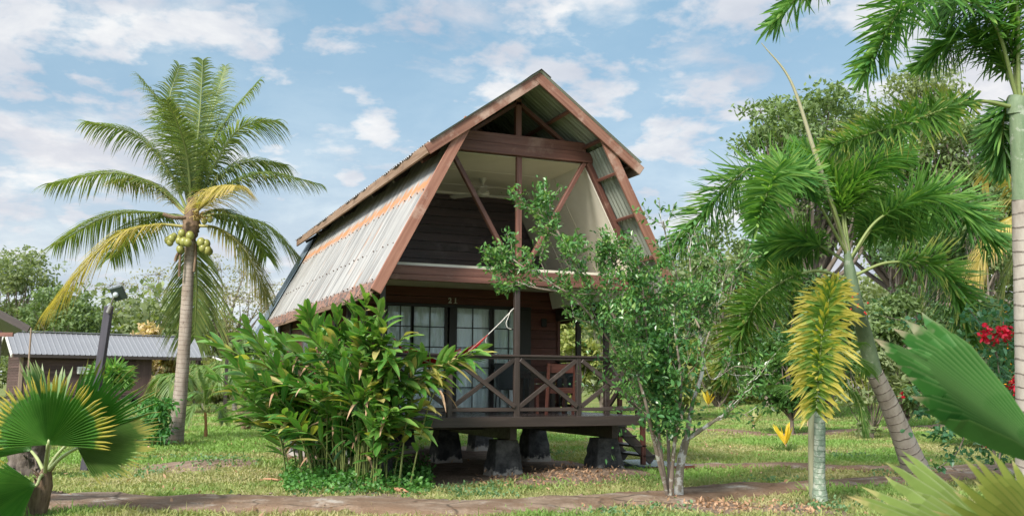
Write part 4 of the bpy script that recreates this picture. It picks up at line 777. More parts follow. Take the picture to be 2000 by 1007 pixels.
# ------------------------------------------------------------------ fan palms
def fan_leaf(t, hub, axis, nrm, R_, spread, m, n=44, split=.66, tipw=.3, cup=.12, petiole=None, droop=.05, wob=.05, name='fan_leaf', pleat=.045, stem=None):
    hub = A(hub, float); ax = unit(axis); nrm = unit(A(nrm, float) - ax * (A(nrm, float) @ ax)); sd_ = np.cross(ax, nrm); mb = MB()
    th = (np.linspace(-1, 1, 2 * n + 1)) * rad(spread) / 2; rows = (0.02, .12, .3, .5, split)
    Ridx = lambda r, k: r * (2 * n + 1) + k
    V = []; LF = []; w1, w2, w3 = RNG.uniform(0, 6, 3)
    def P(r, a, up):
        q = abs(a) / (rad(spread) / 2 + 1e-6); rr = r * R_ * (1 - .16 * q * q)
        return hub + (ax * math.cos(a) + sd_ * math.sin(a)) * rr + nrm * (cup * R_ * q * q * r + up * R_ * min(1, r * 2) * pleat + R_ * r * r * wob * (math.sin(a * 4.3 + w1) + .6 * math.sin(a * 9 + w2))) + A([0, 0, -droop * R_ * r * r])
    segr = RNG.random(n + 1)
    for r in rows:
        for k, a in enumerate(th): V.append(P(r, a, (1 if k % 2 else -1) * (r > .05))); LF.append((.35 + .3 * segr[k // 2 % n], r * .6, 0 if k % 2 else 1))
    F = [(Ridx(i, k), Ridx(i, k + 1), Ridx(i + 1, k + 1), Ridx(i + 1, k)) for i in range(len(rows) - 1) for k in range(2 * n)]
    b = len(V); R4 = len(rows) - 1; F3 = []
    for k in range(n):
        a0, am, a1 = th[2 * k], th[2 * k + 1], th[2 * k + 2]; L_ = .93 + .09 * RNG.random() + .05 * math.sin(k * .7 + w3) - (.16 if RNG.random() < .07 else 0); dr = RNG.normal(0, .014); c = len(V)
        q = abs(am) / (rad(spread) / 2)
        for r, wf in ((split + (L_ - split) * .35, .72), (split + (L_ - split) * .72, .42)):
            for a, u in ((am + (a0 - am) * wf, -1), (am, 1), (am + (a1 - am) * wf, -1)): V.append(P(r, a + dr, u * wf)); LF.append((.35 + .3 * segr[k], .6 + (r - split) / (1 - split) * .4, 0 if u > 0 else 1))
        V.append(P(L_ + .02, am + dr * 2, -.4)); LF.append((.35 + .3 * segr[k], 1.05, 1))
        F += [(Ridx(R4, 2 * k), Ridx(R4, 2 * k + 1), c + 1, c), (Ridx(R4, 2 * k + 1), Ridx(R4, 2 * k + 2), c + 2, c + 1), (c, c + 1, c + 4, c + 3), (c + 1, c + 2, c + 5, c + 4)]; F3 += [(c + 3, c + 4, c + 6), (c + 4, c + 5, c + 6)]
    mb.add(V, F, LF); mb.f[3].append(A(F3)); mb.sm[3].append(np.zeros(len(F3), bool))
    o = put(mb, name, m, t)
    if petiole is not None:
        C = catmull([petiole, (A(petiole) + hub) / 2 + unit(A(petiole) - hub)[[1, 0, 2]] * 0 + A([0, 0, .03]), hub - nrm * .02, hub + ax * R_ * .10 - nrm * .02], 8); pm = MB().tube(C, np.interp(np.linspace(0, 1, len(C)), [0, .8, 1], [.024, .015, .004]), 6); pm.build('petiole', stem or PETI, o)
    return o
PETI = mat('pale_petiole', lambda t_: princ(t_, mixn(t_, noise(t_, 6, 3, vec=objc(t_)), (.24, .32, .12), (.40, .42, .20)), .45))
FANG = leaf('fan_leaf_green', [(.022, .085, .012), (.045, .135, .02), (.085, .19, .03)], (.42, .35, .06), .70, rough=.38, trans=.3, spec=.4, vein=(.13, .23, .05))
FANG2 = leaf('fan_leaf_dark', [(.03, .11, .022), (.055, .16, .03), (.09, .21, .045)], (.28, .26, .06), .84, rough=.38, trans=.28, spec=.4, vein=(.11, .20, .06))
FANY = leaf('fan_leaf_yellowing', [(.05, .12, .025), (.09, .17, .04), (.14, .21, .06)], (.40, .38, .12), .74, rough=.4, trans=.35, vein=(.20, .27, .09))
FANB = leaf('fan_leaf_old', [(.15, .13, .025), (.22, .17, .035), (.28, .20, .05)], (.20, .12, .05), .6, rough=.55, trans=.25)
def fan_palm_left():
    D = 10.9; b = ongr(75, 1006); D = float((b - CAM) @ CR[2]); t = thing('fan_palm', b, 'fan palm with broad pleated leaves edged in yellow, in the left foreground', 'palm', 'fan palms')
    c = at(88, 925, D); r, u, f = CR
    put(MB().tube([at(72, 1012, D), at(76, 975, D), at(84, 945, D), at(90, 915, D)], [.10, .115, .10, .05], 10, rough=.35), 'trunk', FIBRE, t)
    m = MB()
    for k in range(26): a = RNG.random() * 6.3; z = at(72 + RNG.random() * 16, 1005 - RNG.random() * 75, D); d = r * math.cos(a) * .12 + f * math.sin(a) * .12 + u * (.10 + .1 * RNG.random()); m.tube([z, z + d], [.018, .004], 4)
    put(m, 'leaf_stubs', FIBRE, t)
    fan_leaf(t, at(93, 868, D - .55), u * 1 + f * .10 - r * .0, -f + u * .35, .82, 188, FANG, 46, .62, cup=-.06, petiole=c, pleat=.022)
    fan_leaf(t, at(128, 868, D + .1), u * .72 + r * .78 + f * .1, -f + u * .2, 1.2, 86, FANG2, 36, .6, cup=-.03, petiole=c, pleat=.02)
    fan_leaf(t, at(150, 872, D - .1), r * 1 - u * .02 - f * .15, u * .75 - f * .55, .90, 92, FANY, 38, .66, cup=-.05, petiole=c, droop=.0, pleat=.022)
    fan_leaf(t, at(70, 945, D - .2), -r * .8 - u * .3 - f * .3, u * .55 - f * .7, .72, 120, FANG, 36, .7, petiole=c, pleat=.02)
    fan_leaf(t, at(96, 850, D + .25), u * 1 - r * .26, -f * .15 + r * .9, .93, 55, leaf('fan_leaf_folded', [(.08, .18, .05), (.12, .23, .07)], (.2, .27, .1), .8, rough=.35), 26, .6, cup=.3, petiole=c, pleat=.03)
    fan_leaf(t, at(110, 790, D + .35), r * .95 + u * .42, -f * .5 + u * .9, .85, 60, FANB, 26, .55, cup=-.5, petiole=c, droop=.35, pleat=.03)
    fan_leaf(t, at(60, 880, D + .3), -r * .7 + u * .6 + f * .3, -f + u * .3, .9, 110, FANG2, 34, .65, petiole=c, pleat=.02)
fan_palm_left()
def fan_palm_right():
    D = 4.9; b = at(2230, 1060, D); b[2] = 0; r, u, f = CR; t = thing('fan_palm', b, 'close fan palm in the right foreground with huge green leaves and pale dry tips', 'palm', 'fan palms'); c = A([b[0], b[1], .55])
    put(MB().tube([b, b + A([0, 0, .4]), c], [.13, .12, .07], 10, rough=.3), 'trunk', FIBRE, t)
    tipd = (.50, .40, .30); GR = leaf('near_fan_green', [(.018, .085, .018), (.035, .125, .025), (.065, .175, .04)], tipd, .97, rough=.36, trans=.25, spec=.4, vein=(.14, .26, .09)); GY = leaf('near_fan_yellow_green', [(.14, .21, .05), (.20, .27, .08), (.26, .31, .11)], (.55, .43, .22), .95, rough=.4, trans=.3, vein=(.36, .42, .22)); GZ = leaf('near_fan_yellow', [(.12, .18, .04), (.22, .25, .06), (.34, .33, .11)], (.55, .45, .28), .95, rough=.4, trans=.3, vein=(.10, .18, .03))
    fan_leaf(t, at(2085, 930, D + .1), -r * 1.0 + u * .72 + f * .05, u * .55 + r * .45 - f * .50, 1.17, 50, GR, 22, .80, cup=.10, petiole=c, pleat=.045, droop=.02)
    fan_leaf(t, at(2010, 1115, D - .3), -r * 1.0 + u * .33 + f * .0, u * .7 - f * .65, .88, 84, GY, 20, .66, cup=.04, petiole=c, pleat=.04, droop=.02)
    fan_leaf(t, at(2085, 1105, D - .55), -r * .9 + u * .60 + f * .1, u * .5 - f * .8, .64, 76, GZ, 15, .62, cup=.04, petiole=c, pleat=.05, droop=.0)
    fan_leaf(t, c + r * .5 + u * .5, r * .8 + u * .6, -f + u * .5, 1.0, 150, GR, 30, .7, petiole=c, pleat=.02)
fan_palm_right()
#@@NEXT3
# ------------------------------------------------------------------ ginger clump
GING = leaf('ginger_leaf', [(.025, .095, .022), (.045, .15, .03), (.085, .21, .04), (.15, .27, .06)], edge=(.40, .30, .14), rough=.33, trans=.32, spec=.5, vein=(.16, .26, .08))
GINY = leaf('ginger_leaf_yellowed', [(.20, .25, .05), (.32, .32, .08), (.40, .34, .14)], edge=(.34, .18, .08), rough=.42, trans=.35)
GIND = leaf('dry_leaf', [(.20, .11, .06), (.34, .20, .12), (.42, .29, .19)], rough=.8, trans=.15)
def ginger():
    t = thing('ginger_plant', ongr(650, 940), 'large clump of tall ginger canes with long green leaves before the left porch corner', 'plant')
    tips = [(410, 668), (425, 742), (455, 700), (470, 790), (505, 690), (520, 640), (548, 668), (575, 690), (600, 650), (640, 640), (670, 700), (690, 640), (715, 586), (740, 600), (752, 640), (790, 655), (800, 690), (825, 700), (868, 705), (930, 688), (830, 790), (780, 800), (450, 760), (500, 740), (535, 720), (610, 690), (650, 660), (760, 700), (780, 740), (700, 720), (730, 680), (560, 740), (480, 660), (790, 745), (600, 610), (655, 618), (690, 600), (842, 712), (890, 702), (770, 790), (740, 780), (912, 688), (760, 720), (735, 640), (700, 660), (745, 660)]
    for i in range(50): xx = RNG.uniform(450, 765); tips.append((xx, RNG.uniform((640 if RNG.random() < .5 else 700) + max(0, xx - 700) * .6, 830)))
    st = MB(); lv = MB(); ly = MB(); ld = MB()
    for i, (x, y) in enumerate(tips):
        q = (x - 410) / 520; rx = 575 + 205 * q + RNG.normal(0, 28); ry = 932 + 20 * np.clip((rx - 650) / 90, 0, 1) + RNG.uniform(-14, 12) * (1 if rx < 700 else .5); b = ongr(rx, ry); b[2] = float(gz(b[0], b[1])) - .03; D0 = float((b - CAM) @ CR[2])
        D1 = D0 - RNG.uniform(.05, .9) if x > 690 else D0 + RNG.uniform(-1.0, .3); e = at(x, y, min(D1, 13.75 if x > 690 else 15.0)); hgt = e[2]; mid = b * .5 + e * .5 + A([0, 0, RNG.uniform(.10, .26) * hgt]) - (e - b) * [.2, .2, 0] * RNG.uniform(.3, 1.4)
        C = catmull([b, mid, e], 10); C[:, 2] -= 0; Ln = np.linalg.norm(np.diff(C, axis=0), axis=1).sum(); st.tube(C, np.linspace(.014, .006, len(C)), 5)
        nl = int(12 + Ln * 6); S = np.linspace(.22, 1.0, nl); idx = np.clip(S * (len(C) - 1), 0, len(C) - 1.001); i0 = idx.astype(int); fr = (idx - i0)[:, None]; base = C[i0] * (1 - fr) + C[i0 + 1] * fr; T_ = unit(C[i0 + 1] - C[i0])
        az = RNG.uniform(0, math.pi); sv = A([math.cos(az), math.sin(az), 0]); side = unit(np.cross(T_, np.cross(sv, T_))); sg = np.where(np.arange(nl) % 2, 1, -1)[:, None]; j = RNG.normal(0, .24, (nl, 3))
        d = unit(side * sg * (1.05 - .70 * S ** 3)[:, None] + T_ * (.75 + .6 * S)[:, None] + A([0, 0, .15 if x < 740 else -.25]) + j); ln = (.40 + .14 * RNG.random(nl)) * np.clip(.6 + S, 0, 1.1) * (1 - .35 * S ** 6); keep = RNG.random(nl) > .35 * (1 - S) ** .7
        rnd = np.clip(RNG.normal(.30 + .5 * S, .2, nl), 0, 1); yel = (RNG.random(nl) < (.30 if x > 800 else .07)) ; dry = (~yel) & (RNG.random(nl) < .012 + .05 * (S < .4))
        rows = [(0, .18), (.12, .6), (.35, 1), (.6, .95), (.82, .6), (.95, .22), (1, .02)]; wd = .092 + .026 * RNG.random(nl)
        nrm = unit(A([0, 0, 1.]) + .45 * T_ + RNG.normal(0, .3, (nl, 3)))
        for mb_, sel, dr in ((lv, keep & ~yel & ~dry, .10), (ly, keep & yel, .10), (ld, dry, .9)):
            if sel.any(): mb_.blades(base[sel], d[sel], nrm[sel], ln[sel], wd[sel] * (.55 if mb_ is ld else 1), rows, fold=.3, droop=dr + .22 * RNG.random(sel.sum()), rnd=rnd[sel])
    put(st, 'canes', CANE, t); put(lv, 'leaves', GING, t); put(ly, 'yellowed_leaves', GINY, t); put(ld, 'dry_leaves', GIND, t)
ginger()
def ovals(mb, c, n, spread, ln, wd, up=.3, out=None, rows=None, droop=.1, rnd=None, fold=.2):
    """loose leaves around points c"""
    c = A(c); k = len(c); P = np.repeat(c, n, 0) + RNG.normal(0, 1, (k * n, 3)) * spread; d = RNG.normal(0, 1, (k * n, 3)); d[:, 2] += up
    if out is not None: d += np.repeat(out, n, 0)
    nn = RNG.normal(0, .6, (k * n, 3)); nn[:, 2] += 1; r = np.repeat(RNG.random(k), n) * .55 + RNG.random(k * n) * .45 if rnd is None else rnd
    mb.blades(P, d, nn, ln * (.7 + .6 * RNG.random(k * n)), wd, rows or [(0, .1), (.3, .9), (.6, 1), (1, .05)], fold=fold, droop=droop, rnd=r)
def weeds():
    m = MB(); P = []
    for i in range(1500):
        x = RNG.uniform(555, 840); y = 938 + RNG.normal(0, 11) + (8 if RNG.random() < .3 else 0); q = ongr(x, y); 
        if pathdist(q[0], q[1]) > .12: P.append([q[0], q[1], float(gz(q[0], q[1])) + abs(RNG.normal(0, .09))])
    ovals(m, P, 5, .035, .055, .045, .2); 
    tag(m.build('ground_cover', leaf('weed_leaf', [(.035, .12, .025), (.07, .19, .04), (.12, .25, .06)], rough=.45)), 'low leafy green weeds around the foot of the ginger clump', 'weeds', kind='stuff')
    m = MB(); C = [ongr(650 + RNG.normal(0, 12), 915) * [1, 1, 0] + A([0, 0, RNG.uniform(.05, .55)]) for _ in range(34)] + [ongr(700 + RNG.normal(0, 12), 915) * [1, 1, 0] + A([0, 0, RNG.uniform(.3, .8)]) for _ in range(26)]
    C = [c - CR[2] * .5 for c in C]; t = thing('creeping_vine', C[0] * [1, 1, 0], 'heart-leaved vine climbing at the middle foot of the ginger clump', 'vine'); s = MB(); 
    for k in range(5): s.tube(catmull([C[k] * [1, 1, 0], C[k + 5], C[40 + k]], 6), .006, 4)
    put(s, 'stem', CANE, t); ovals(m, C, 3, .05, .15, .12, -.3, droop=.3, rows=[(0, .7), (.15, 1), (.5, .8), (1, .03)]); put(m, 'foliage', leaf('vine_leaf', [(.03, .13, .04), (.06, .20, .05)], rough=.35), t)
weeds()
# ------------------------------------------------------------------ broadleaf trees
def grow(m, p, d, ln, r, depth, tips, spread=.6, up=.15, split=(2, 3), shrink=.74, nseg=5, minr=.004):
    """recursive limb; tips collects (point, direction, radius) of the thin shoots"""
    P = [A(p, float)]; d = unit(d); k = 5
    for i in range(k):
        d = unit(d + RNG.normal(0, .13, 3) + A([0, 0, up * .25])); P.append(P[-1] + d * ln / k)
        if depth <= 1: tips.append((P[-1], d))
    m.tube(P, np.linspace(r, max(minr, r * .66), k + 1), max(4, min(9, int(r * 120))) if r > .02 else 4)
    if depth <= 0: return
    for _ in range(RNG.integers(split[0], split[1] + 1)):
        a = unit(RNG.normal(0, 1, 3)); a = unit(a - d * (a @ d)); nd_ = unit(d + a * spread * RNG.uniform(.6, 1.25)); j = RNG.integers(2, 6) if depth > 1 else 5; grow(m, P[j], nd_, ln * shrink * RNG.uniform(.8, 1.15), max(minr, r * .62), depth - 1, tips, spread, up, split, shrink, nseg, minr)
CITL = leaf('citrus_leaf', [(.03, .09, .03), (.055, .15, .04), (.10, .21, .055), (.22, .31, .09)], rough=.3, trans=.25, spec=.5)
def leafy_path(m, tips, P3, r0, r1, twigs, tl, depth=1, spread=.8):
    C = pts(P3, 8) if P3[0][0] > 40 else catmull(P3, 8); m.tube(C, np.linspace(r0, r1, len(C)) * (1 + .12 * RNG.normal(size=len(C))).clip(.8, 1.3), 8, rough=.1)
    for k in range(twigs):
        q = RNG.uniform(.42, 1) if k else 1.0; i = min(len(C) - 2, int(q * (len(C) - 1))); d = unit(C[i + 1] - C[i]); a = unit(RNG.normal(0, 1, 3)); grow(m, C[i], unit(d + a * spread), tl * RNG.uniform(.6, 1.2), r1 * .75, depth, tips, .7, .25, minr=.003)
    return C
def citrus():
    D = 12.55; t = thing('citrus_tree', ongr(1300, 975), 'dense citrus tree with lichen-spotted stems in front of the cabin\'s right porch corner', 'tree'); m = MB(); tips = []; B = (1308, 985, D)
    paths = [[B, (1290, 880, D), (1280, 760, D), (1262, 640, D - .3), (1255, 560, D - .5)], [B, (1285, 870, D + .1), (1240, 760, D + .2), (1180, 650, D), (1130, 590, D - .2)], [(1240, 760, D), (1225, 690, D - .3), (1190, 600, D - .4), (1150, 555, D - .5), (1120, 520, D - .5)],
      [(1180, 650, D), (1120, 580, D - .4), (1050, 540, D - .3), (1000, 505, D - .2)], [(1150, 560, D - .2), (1100, 470, D - .3), (1070, 425, D - .1)], [B, (1305, 850, D + .3), (1300, 720, D + .3), (1290, 620, D + .2), (1270, 530, D + .1)], [B, (1318, 860, D - .3), (1330, 760, D - .5), (1320, 660, D - .5), (1310, 600, D - .4)],
      [(1200, 640, D), (1190, 580, D + .2), (1205, 500, D + .2)], [B, (1275, 850, D - .4), (1262, 790, D - .7), (1235, 700, D - .8), (1215, 640, D - .9)], [(1100, 570, D - .3), (1040, 560, D - .2), (985, 540, D - .1)], [(1290, 720, D), (1340, 660, D + .3), (1350, 600, D + .4)]]
    for i, P3 in enumerate(paths): leafy_path(m, tips, P3, .029 if P3[0] == B else .013, .009, {3: 7, 9: 7, 2: 9, 4: 9, 1: 9}.get(i, 10), .30, 1, .8)
    put(m, 'trunk', CITB, t); lv = MB(); tp = A([q[0] for q in tips]); td = A([q[1] for q in tips]); sel = RNG.random(len(tp)) < .86
    ovals(lv, tp[sel], 6, .038, .068, .031, .35, td[sel] * .7, fold=.3)
    # the low glossy shoots around the stems
    C = A([at(RNG.normal(1298, 22), RNG.uniform(640, 845), D - .35 + RNG.normal(0, .25)) for _ in range(300)]); ovals(lv, C, 5, .05, .085, .046, .0, rnd=np.clip(RNG.normal(.22, .15, 1500), 0, 1))
    C = A([at(RNG.normal(1252, 42), RNG.normal(655, 66), D + RNG.normal(0, .4)) for _ in range(640)]); ovals(lv, C, 4, .06, .066, .030, .1, rnd=np.clip(RNG.normal(.3, .2, 2560), 0, 1))
    put(lv, 'crown', CITL, t)
citrus()
def guava():
    D = 12.75; t = thing('slender_tree', ongr(1328, 972), 'thin forking tree with white-blotched bark and sparse leaves beside the citrus tree', 'tree'); m = MB(); tips = []; B = (1326, 980, D); K = (1340, 858, D)
    C = pts([B, (1326, 940, D), (1331, 895, D), K], 8); m.tube(C, np.linspace(.066, .05, len(C)), 10, rough=.12)
    for P3, r, tw in (([K, (1385, 828, D), (1420, 805, D), (1440, 790, D - .1)], .032, 4), ([K, (1352, 790, D + .1), (1372, 720, D + .2), (1366, 640, D + .3), (1352, 560, D + .3), (1345, 480, D + .4)], .034, 12), ([(1372, 690, D), (1400, 600, D + .4), (1420, 520, D + .6)], .013, 7), ([(1366, 640, D), (1330, 560, D + .4), (1305, 480, D + .3), (1295, 430, D + .2)], .013, 6), ([(1410, 812, D), (1450, 760, D + .4), (1478, 735, D + .6)], .014, 6), ([(1372, 700, D), (1390, 740, D), (1420, 720, D + .3)], .011, 6)):
        leafy_path(m, tips, P3, r, .009, tw, .34, 1, .9)
    put(m, 'trunk', GUAVB, t); lv = MB(); tp = A([q[0] for q in tips]); td = A([q[1] for q in tips]); sel = RNG.random(len(tp)) < .45; ovals(lv, tp[sel], 3, .04, .085, .036, .2, td[sel] * .6); put(lv, 'crown', CITL, t)
guava()
def bg_tree(x, ytop, ybase, D, wpx, seed, lmat, label, name='leafy_tree', dens=1.0, lsz=.30, clumps=26, trunkh=.35, group=None, airy=False, cat='tree', wob=.8, flat=.9, trunkr=None, hole=.0, lean=0, per=150):
    """tree farther off: branching trunk, crown of leaf clumps with gaps"""
    global RNG
    keep = RNG; RNG = np.random.default_rng(seed); b = at(x, ybase, D); b[2] = 0; top = at(x + lean, ytop, D)[2]; W_ = wpx / FPX * D / 2; H = top - trunkh * top; t = thing(name, b, label, cat, group)
    m = MB(); lv = MB(); rt = unit(A([CR[0][0], CR[0][1], 0])); fw = unit(A([CR[2][0], CR[2][1], 0])); cz = top - H / 2; r0 = trunkr or top * .018; hub = b + A([0, 0, top * trunkh * .9]); m.tube([b - [0, 0, .2], b + [0, 0, top * .1], hub], [r0 * 1.3, r0, r0 * .85], 8)
    for k in range(clumps):
        while True:
            q = RNG.uniform(-1, 1, 3)
            if .25 < np.linalg.norm(q) <= 1: break
        q = q * (.55 + .45 / (np.linalg.norm(q) + .01)) if not airy else q; q = q / max(1, np.linalg.norm(q)); env = 1 - .25 * max(0, -q[2]); c = b + rt * (q[0] * W_ * .80 * env + lean / FPX * D * (q[2] + 1) / 2) + fw * q[1] * W_ * .75 * env + A([0, 0, cz + q[2] * H / 2 * .9]); cr = W_ * RNG.uniform(.20, .36)
        mid = (hub + c) / 2 + RNG.normal(0, .05 * H, 3); C = catmull([hub - [0, 0, top * .05], mid, c], 5); m.tube(C, np.linspace(r0 * .5, r0 * .07, len(C)), 5)
        ns = max(4, int(15 * dens)); dirs = unit(RNG.normal(0, 1, (ns, 3))); sc = c + dirs * cr * (.45 + .6 * RNG.random((ns, 1))) * A([1, 1, flat * .7])
        if airy:
            for s_ in sc: m.tube([c, (c + s_) / 2 + RNG.normal(0, .05 * cr, 3), s_], [r0 * .1, r0 * .06, r0 * .03], 4)
        nl = int(per / 15 * dens) + 2; shade = np.repeat(RNG.random(ns), nl) * .5 + .5 * RNG.random(ns * nl); ovals(lv, sc, nl, A([1, 1, .55]) * cr * .24, lsz, lsz * .55, .1, rnd=shade, fold=0, rows=[(0, .15), (.45, 1), (1, .08)])
    put(m, 'trunk', TREEB, t); put(lv, 'crown', lmat, t); RNG = keep; return t
TG1 = leaf('tree_leaf_mid', [(.07, .115, .045), (.12, .175, .065), (.18, .24, .10)], rough=.6, trans=.3)
TG2 = leaf('tree_leaf_dark', [(.04, .08, .032), (.065, .12, .042), (.10, .16, .055)], rough=.5, trans=.25)
TG3 = leaf('tree_leaf_pale_haze', [(.11, .15, .07), (.17, .21, .10), (.24, .27, .14)], rough=.6, trans=.35)  # pale green leaves; on the far trees the paleness imitates haze
TG4 = leaf('tree_leaf_yellow', [(.13, .17, .04), (.22, .25, .07), (.30, .29, .11)], rough=.55, trans=.35)
TGP = leaf('croton_leaf_peach', [(.26, .22, .10), (.46, .36, .20), (.58, .44, .28)], rough=.5, trans=.3)
TGS = leaf('sparse_leaf', [(.16, .17, .09), (.24, .24, .14), (.30, .26, .17)], rough=.6, trans=.35)
def background():
    gl = 'trees standing beyond the lawn'
    # left; the far trees' haze is put into pale leaf colours
    bg_tree(20, 478, 800, 74, 250, 11, TG3, 'big haze-pale green tree at the left edge behind the grey-roofed lodge', dens=1.1, clumps=34, lsz=.34, group=gl)
    bg_tree(120, 556, 800, 66, 190, 12, TG1, 'rounded mid-green tree between the left edge and the leaning lamp post', dens=1.1, clumps=30, lsz=.3, group=gl)
    bg_tree(55, 640, 810, 58, 150, 13, TG3, 'low haze-pale thicket at the left end of the lodge', 'shrub', clumps=20, trunkh=.1, cat='shrub')
    bg_tree(278, 508, 800, 82, 215, 14, TGS, 'nearly bare spreading tree above the lodge roof, left of the coconut trunk', 'sparse_tree', dens=.55, clumps=30, airy=True, lsz=.26, group=gl, per=190)
    bg_tree(440, 500, 800, 80, 240, 15, TGS, 'nearly bare spreading tree between the coconut trunk and the cabin roof', 'sparse_tree', dens=.55, clumps=32, airy=True, lsz=.26, group=gl, per=190)
    bg_tree(288, 632, 790, 70, 90, 16, TGP, 'peach-coloured croton bush rising over the lodge roof', 'croton_bush', clumps=12, trunkh=.3, cat='bush', lsz=.34)
    bg_tree(356, 650, 790, 64, 80, 17, TG2, 'small dark tree behind the right end of the lodge roof', clumps=12, trunkh=.2)
    bg_tree(478, 640, 800, 50, 110, 18, TG1, 'bushy mid-green tree left of the ginger clump', clumps=16, trunkh=.15, group=gl)
    bg_tree(318, 692, 800, 61, 110, 19, TGP, 'pale peach bush seen through the lodge porch', 'croton_bush', clumps=12, trunkh=.1, cat='bush')
    bg_tree(420, 700, 800, 62, 130, 20, TG4, 'yellow-green bush beyond the second lamp post', 'bush', clumps=14, trunkh=.1, cat='bush')
    bg_tree(560, 690, 810, 58, 160, 21, TG1, 'green thicket behind the ginger clump', 'bush', clumps=16, trunkh=.1, cat='bush')
    bg_tree(20, 800, 892, 21, 110, 22, TG2, 'low dark hedge behind the left fan palm', 'hedge', clumps=12, trunkh=.05, cat='hedge', lsz=.12)
    # seen under and beside the porch
    for i, (x, yt, D, wp, m, lab) in enumerate(((1110, 600, 44, 120, TG4, 'yellow-green tree seen between the maroon wall and the first porch post'), (1175, 590, 50, 130, TG3, 'pale green tree seen between the rear porch posts'), (1250, 600, 42, 130, TG1, 'mid-green tree behind the citrus crown'), (1400, 560, 48, 150, TG3, 'soft green tree behind the slender forking tree'), (1330, 640, 40, 130, TG4, 'yellowish thicket behind the citrus stems'))):
        bg_tree(x, yt, 775, D, wp, 30 + i, m, lab, clumps=22, trunkh=.12, lsz=.26, group=gl)
    # right: the tall rain trees and the thicket below them
    bg_tree(1590, 120, 760, 58, 380, 41, TG1, 'tall spreading rain tree crown behind the long spear leaf', 'rain_tree', dens=1.25, clumps=64, trunkh=.42, lsz=.34, group=gl, flat=.6)
    bg_tree(1770, 100, 760, 66, 380, 42, TG3, 'taller pale rain tree behind the upper fronds on the right', 'rain_tree', dens=1.25, clumps=64, trunkh=.4, lsz=.36, group=gl, flat=.6)
    bg_tree(1880, 130, 760, 62, 300, 43, TG1, 'tall green rain tree just left of the edge trunk', 'rain_tree', dens=1.1, clumps=42, trunkh=.35, lsz=.34, group=gl)
    bg_tree(2060, 90, 760, 60, 300, 44, TG2, 'tall dark tree at the right edge', 'rain_tree', clumps=36, trunkh=.35, lsz=.34, group=gl)
    bg_tree(1800, 330, 760, 50, 230, 45, TG2, 'dark bushy tree filling the gap right of the leaning palm crown', dens=1.1, clumps=36, trunkh=.2, lsz=.28, group=gl)
    bg_tree(1930, 330, 760, 48, 220, 46, TG1, 'bright bushy tree behind the coconut palm on the right', dens=1.0, clumps=32, trunkh=.2, lsz=.28, group=gl)
    bg_tree(1420, 420, 760, 54, 170, 47, TG1, 'rounded green tree right of the cabin roof', clumps=28, trunkh=.2, lsz=.28, group=gl)
    bg_tree(1500, 440, 765, 46, 170, 48, TG2, 'dark green tree behind the left fronds of the leaning palm', clumps=28, trunkh=.15, lsz=.26, group=gl)
    bg_tree(1600, 520, 770, 40, 210, 49, TG2, 'dense dark tree directly behind the leaning palm trunk', clumps=34, dens=1.1, trunkh=.12, lsz=.24, group=gl)
    bg_tree(1545, 640, 768, 30, 210, 50, leaf('mango_leaf', [(.025, .075, .02), (.05, .12, .03), (.09, .17, .04)], rough=.35), 'broad low dark green tree behind the yellow drooping frond', clumps=36, dens=1.1, trunkh=.2, lsz=.18)
    bg_tree(1760, 560, 775, 34, 190, 51, TG1, 'green shrub behind the big near fan leaf', 'shrub', clumps=28, trunkh=.08, lsz=.22, cat='shrub')
    bg_tree(1700, 640, 790, 28, 150, 52, TG3, 'thin pale shrub right of the leaning trunk', 'shrub', clumps=18, dens=.7, trunkh=.08, lsz=.2, cat='shrub')
    bg_tree(1920, 560, 800, 24, 240, 53, TG2, 'dark bush with small orange flowers behind the red bougainvillea', 'flowering_bush', clumps=40, dens=1.2, trunkh=.06, lsz=.16, cat='bush')
    bg_tree(1450, 690, 775, 52, 190, 54, TG4, 'low yellow-green thicket beyond the pond', 'thicket', clumps=22, trunkh=.05, lsz=.24, cat='shrub')
    bg_tree(1650, 700, 778, 50, 200, 55, TG4, 'low bright thicket behind the young palm crown', 'thicket', clumps=22, trunkh=.05, lsz=.24, cat='shrub')
    bg_tree(1830, 690, 785, 44, 200, 56, TG3, 'low pale thicket behind the small-leaved branches on the right', 'thicket', clumps=22, trunkh=.05, lsz=.22, cat='shrub')
background()
def far_wood():
    """the continuous far wood line all round the property"""
    global RNG
    m = MB(); pos = []
    for a in np.arange(-70, 82, .55):
        az = rad(22.7 + a); R_ = 96 + 12 * math.sin(a * .4) + RNG.normal(0, 3); h = 7.4 + 2.0 * math.sin(a * .23 + 1) + 1.6 * RNG.random() + (5.5 if a > 8 else 0)
        if -32 < a < -5: h -= 1.6
        for k in range(int(h * 2.2)): pos.append([CAM[0] + math.sin(az) * R_ + RNG.normal(0, 1.2), CAM[1] + math.cos(az) * R_ + RNG.normal(0, 2), RNG.uniform(.1, 1) ** .8 * h])
    ovals(m, A(pos), 26, A([.8, .8, .55]), .6, .36, .1, fold=0, rows=[(0, .15), (.45, 1), (1, .08)])
    tag(m.build('far_wood', TG3), 'far haze-pale green wood line along the horizon', 'woodland', kind='stuff')
far_wood()
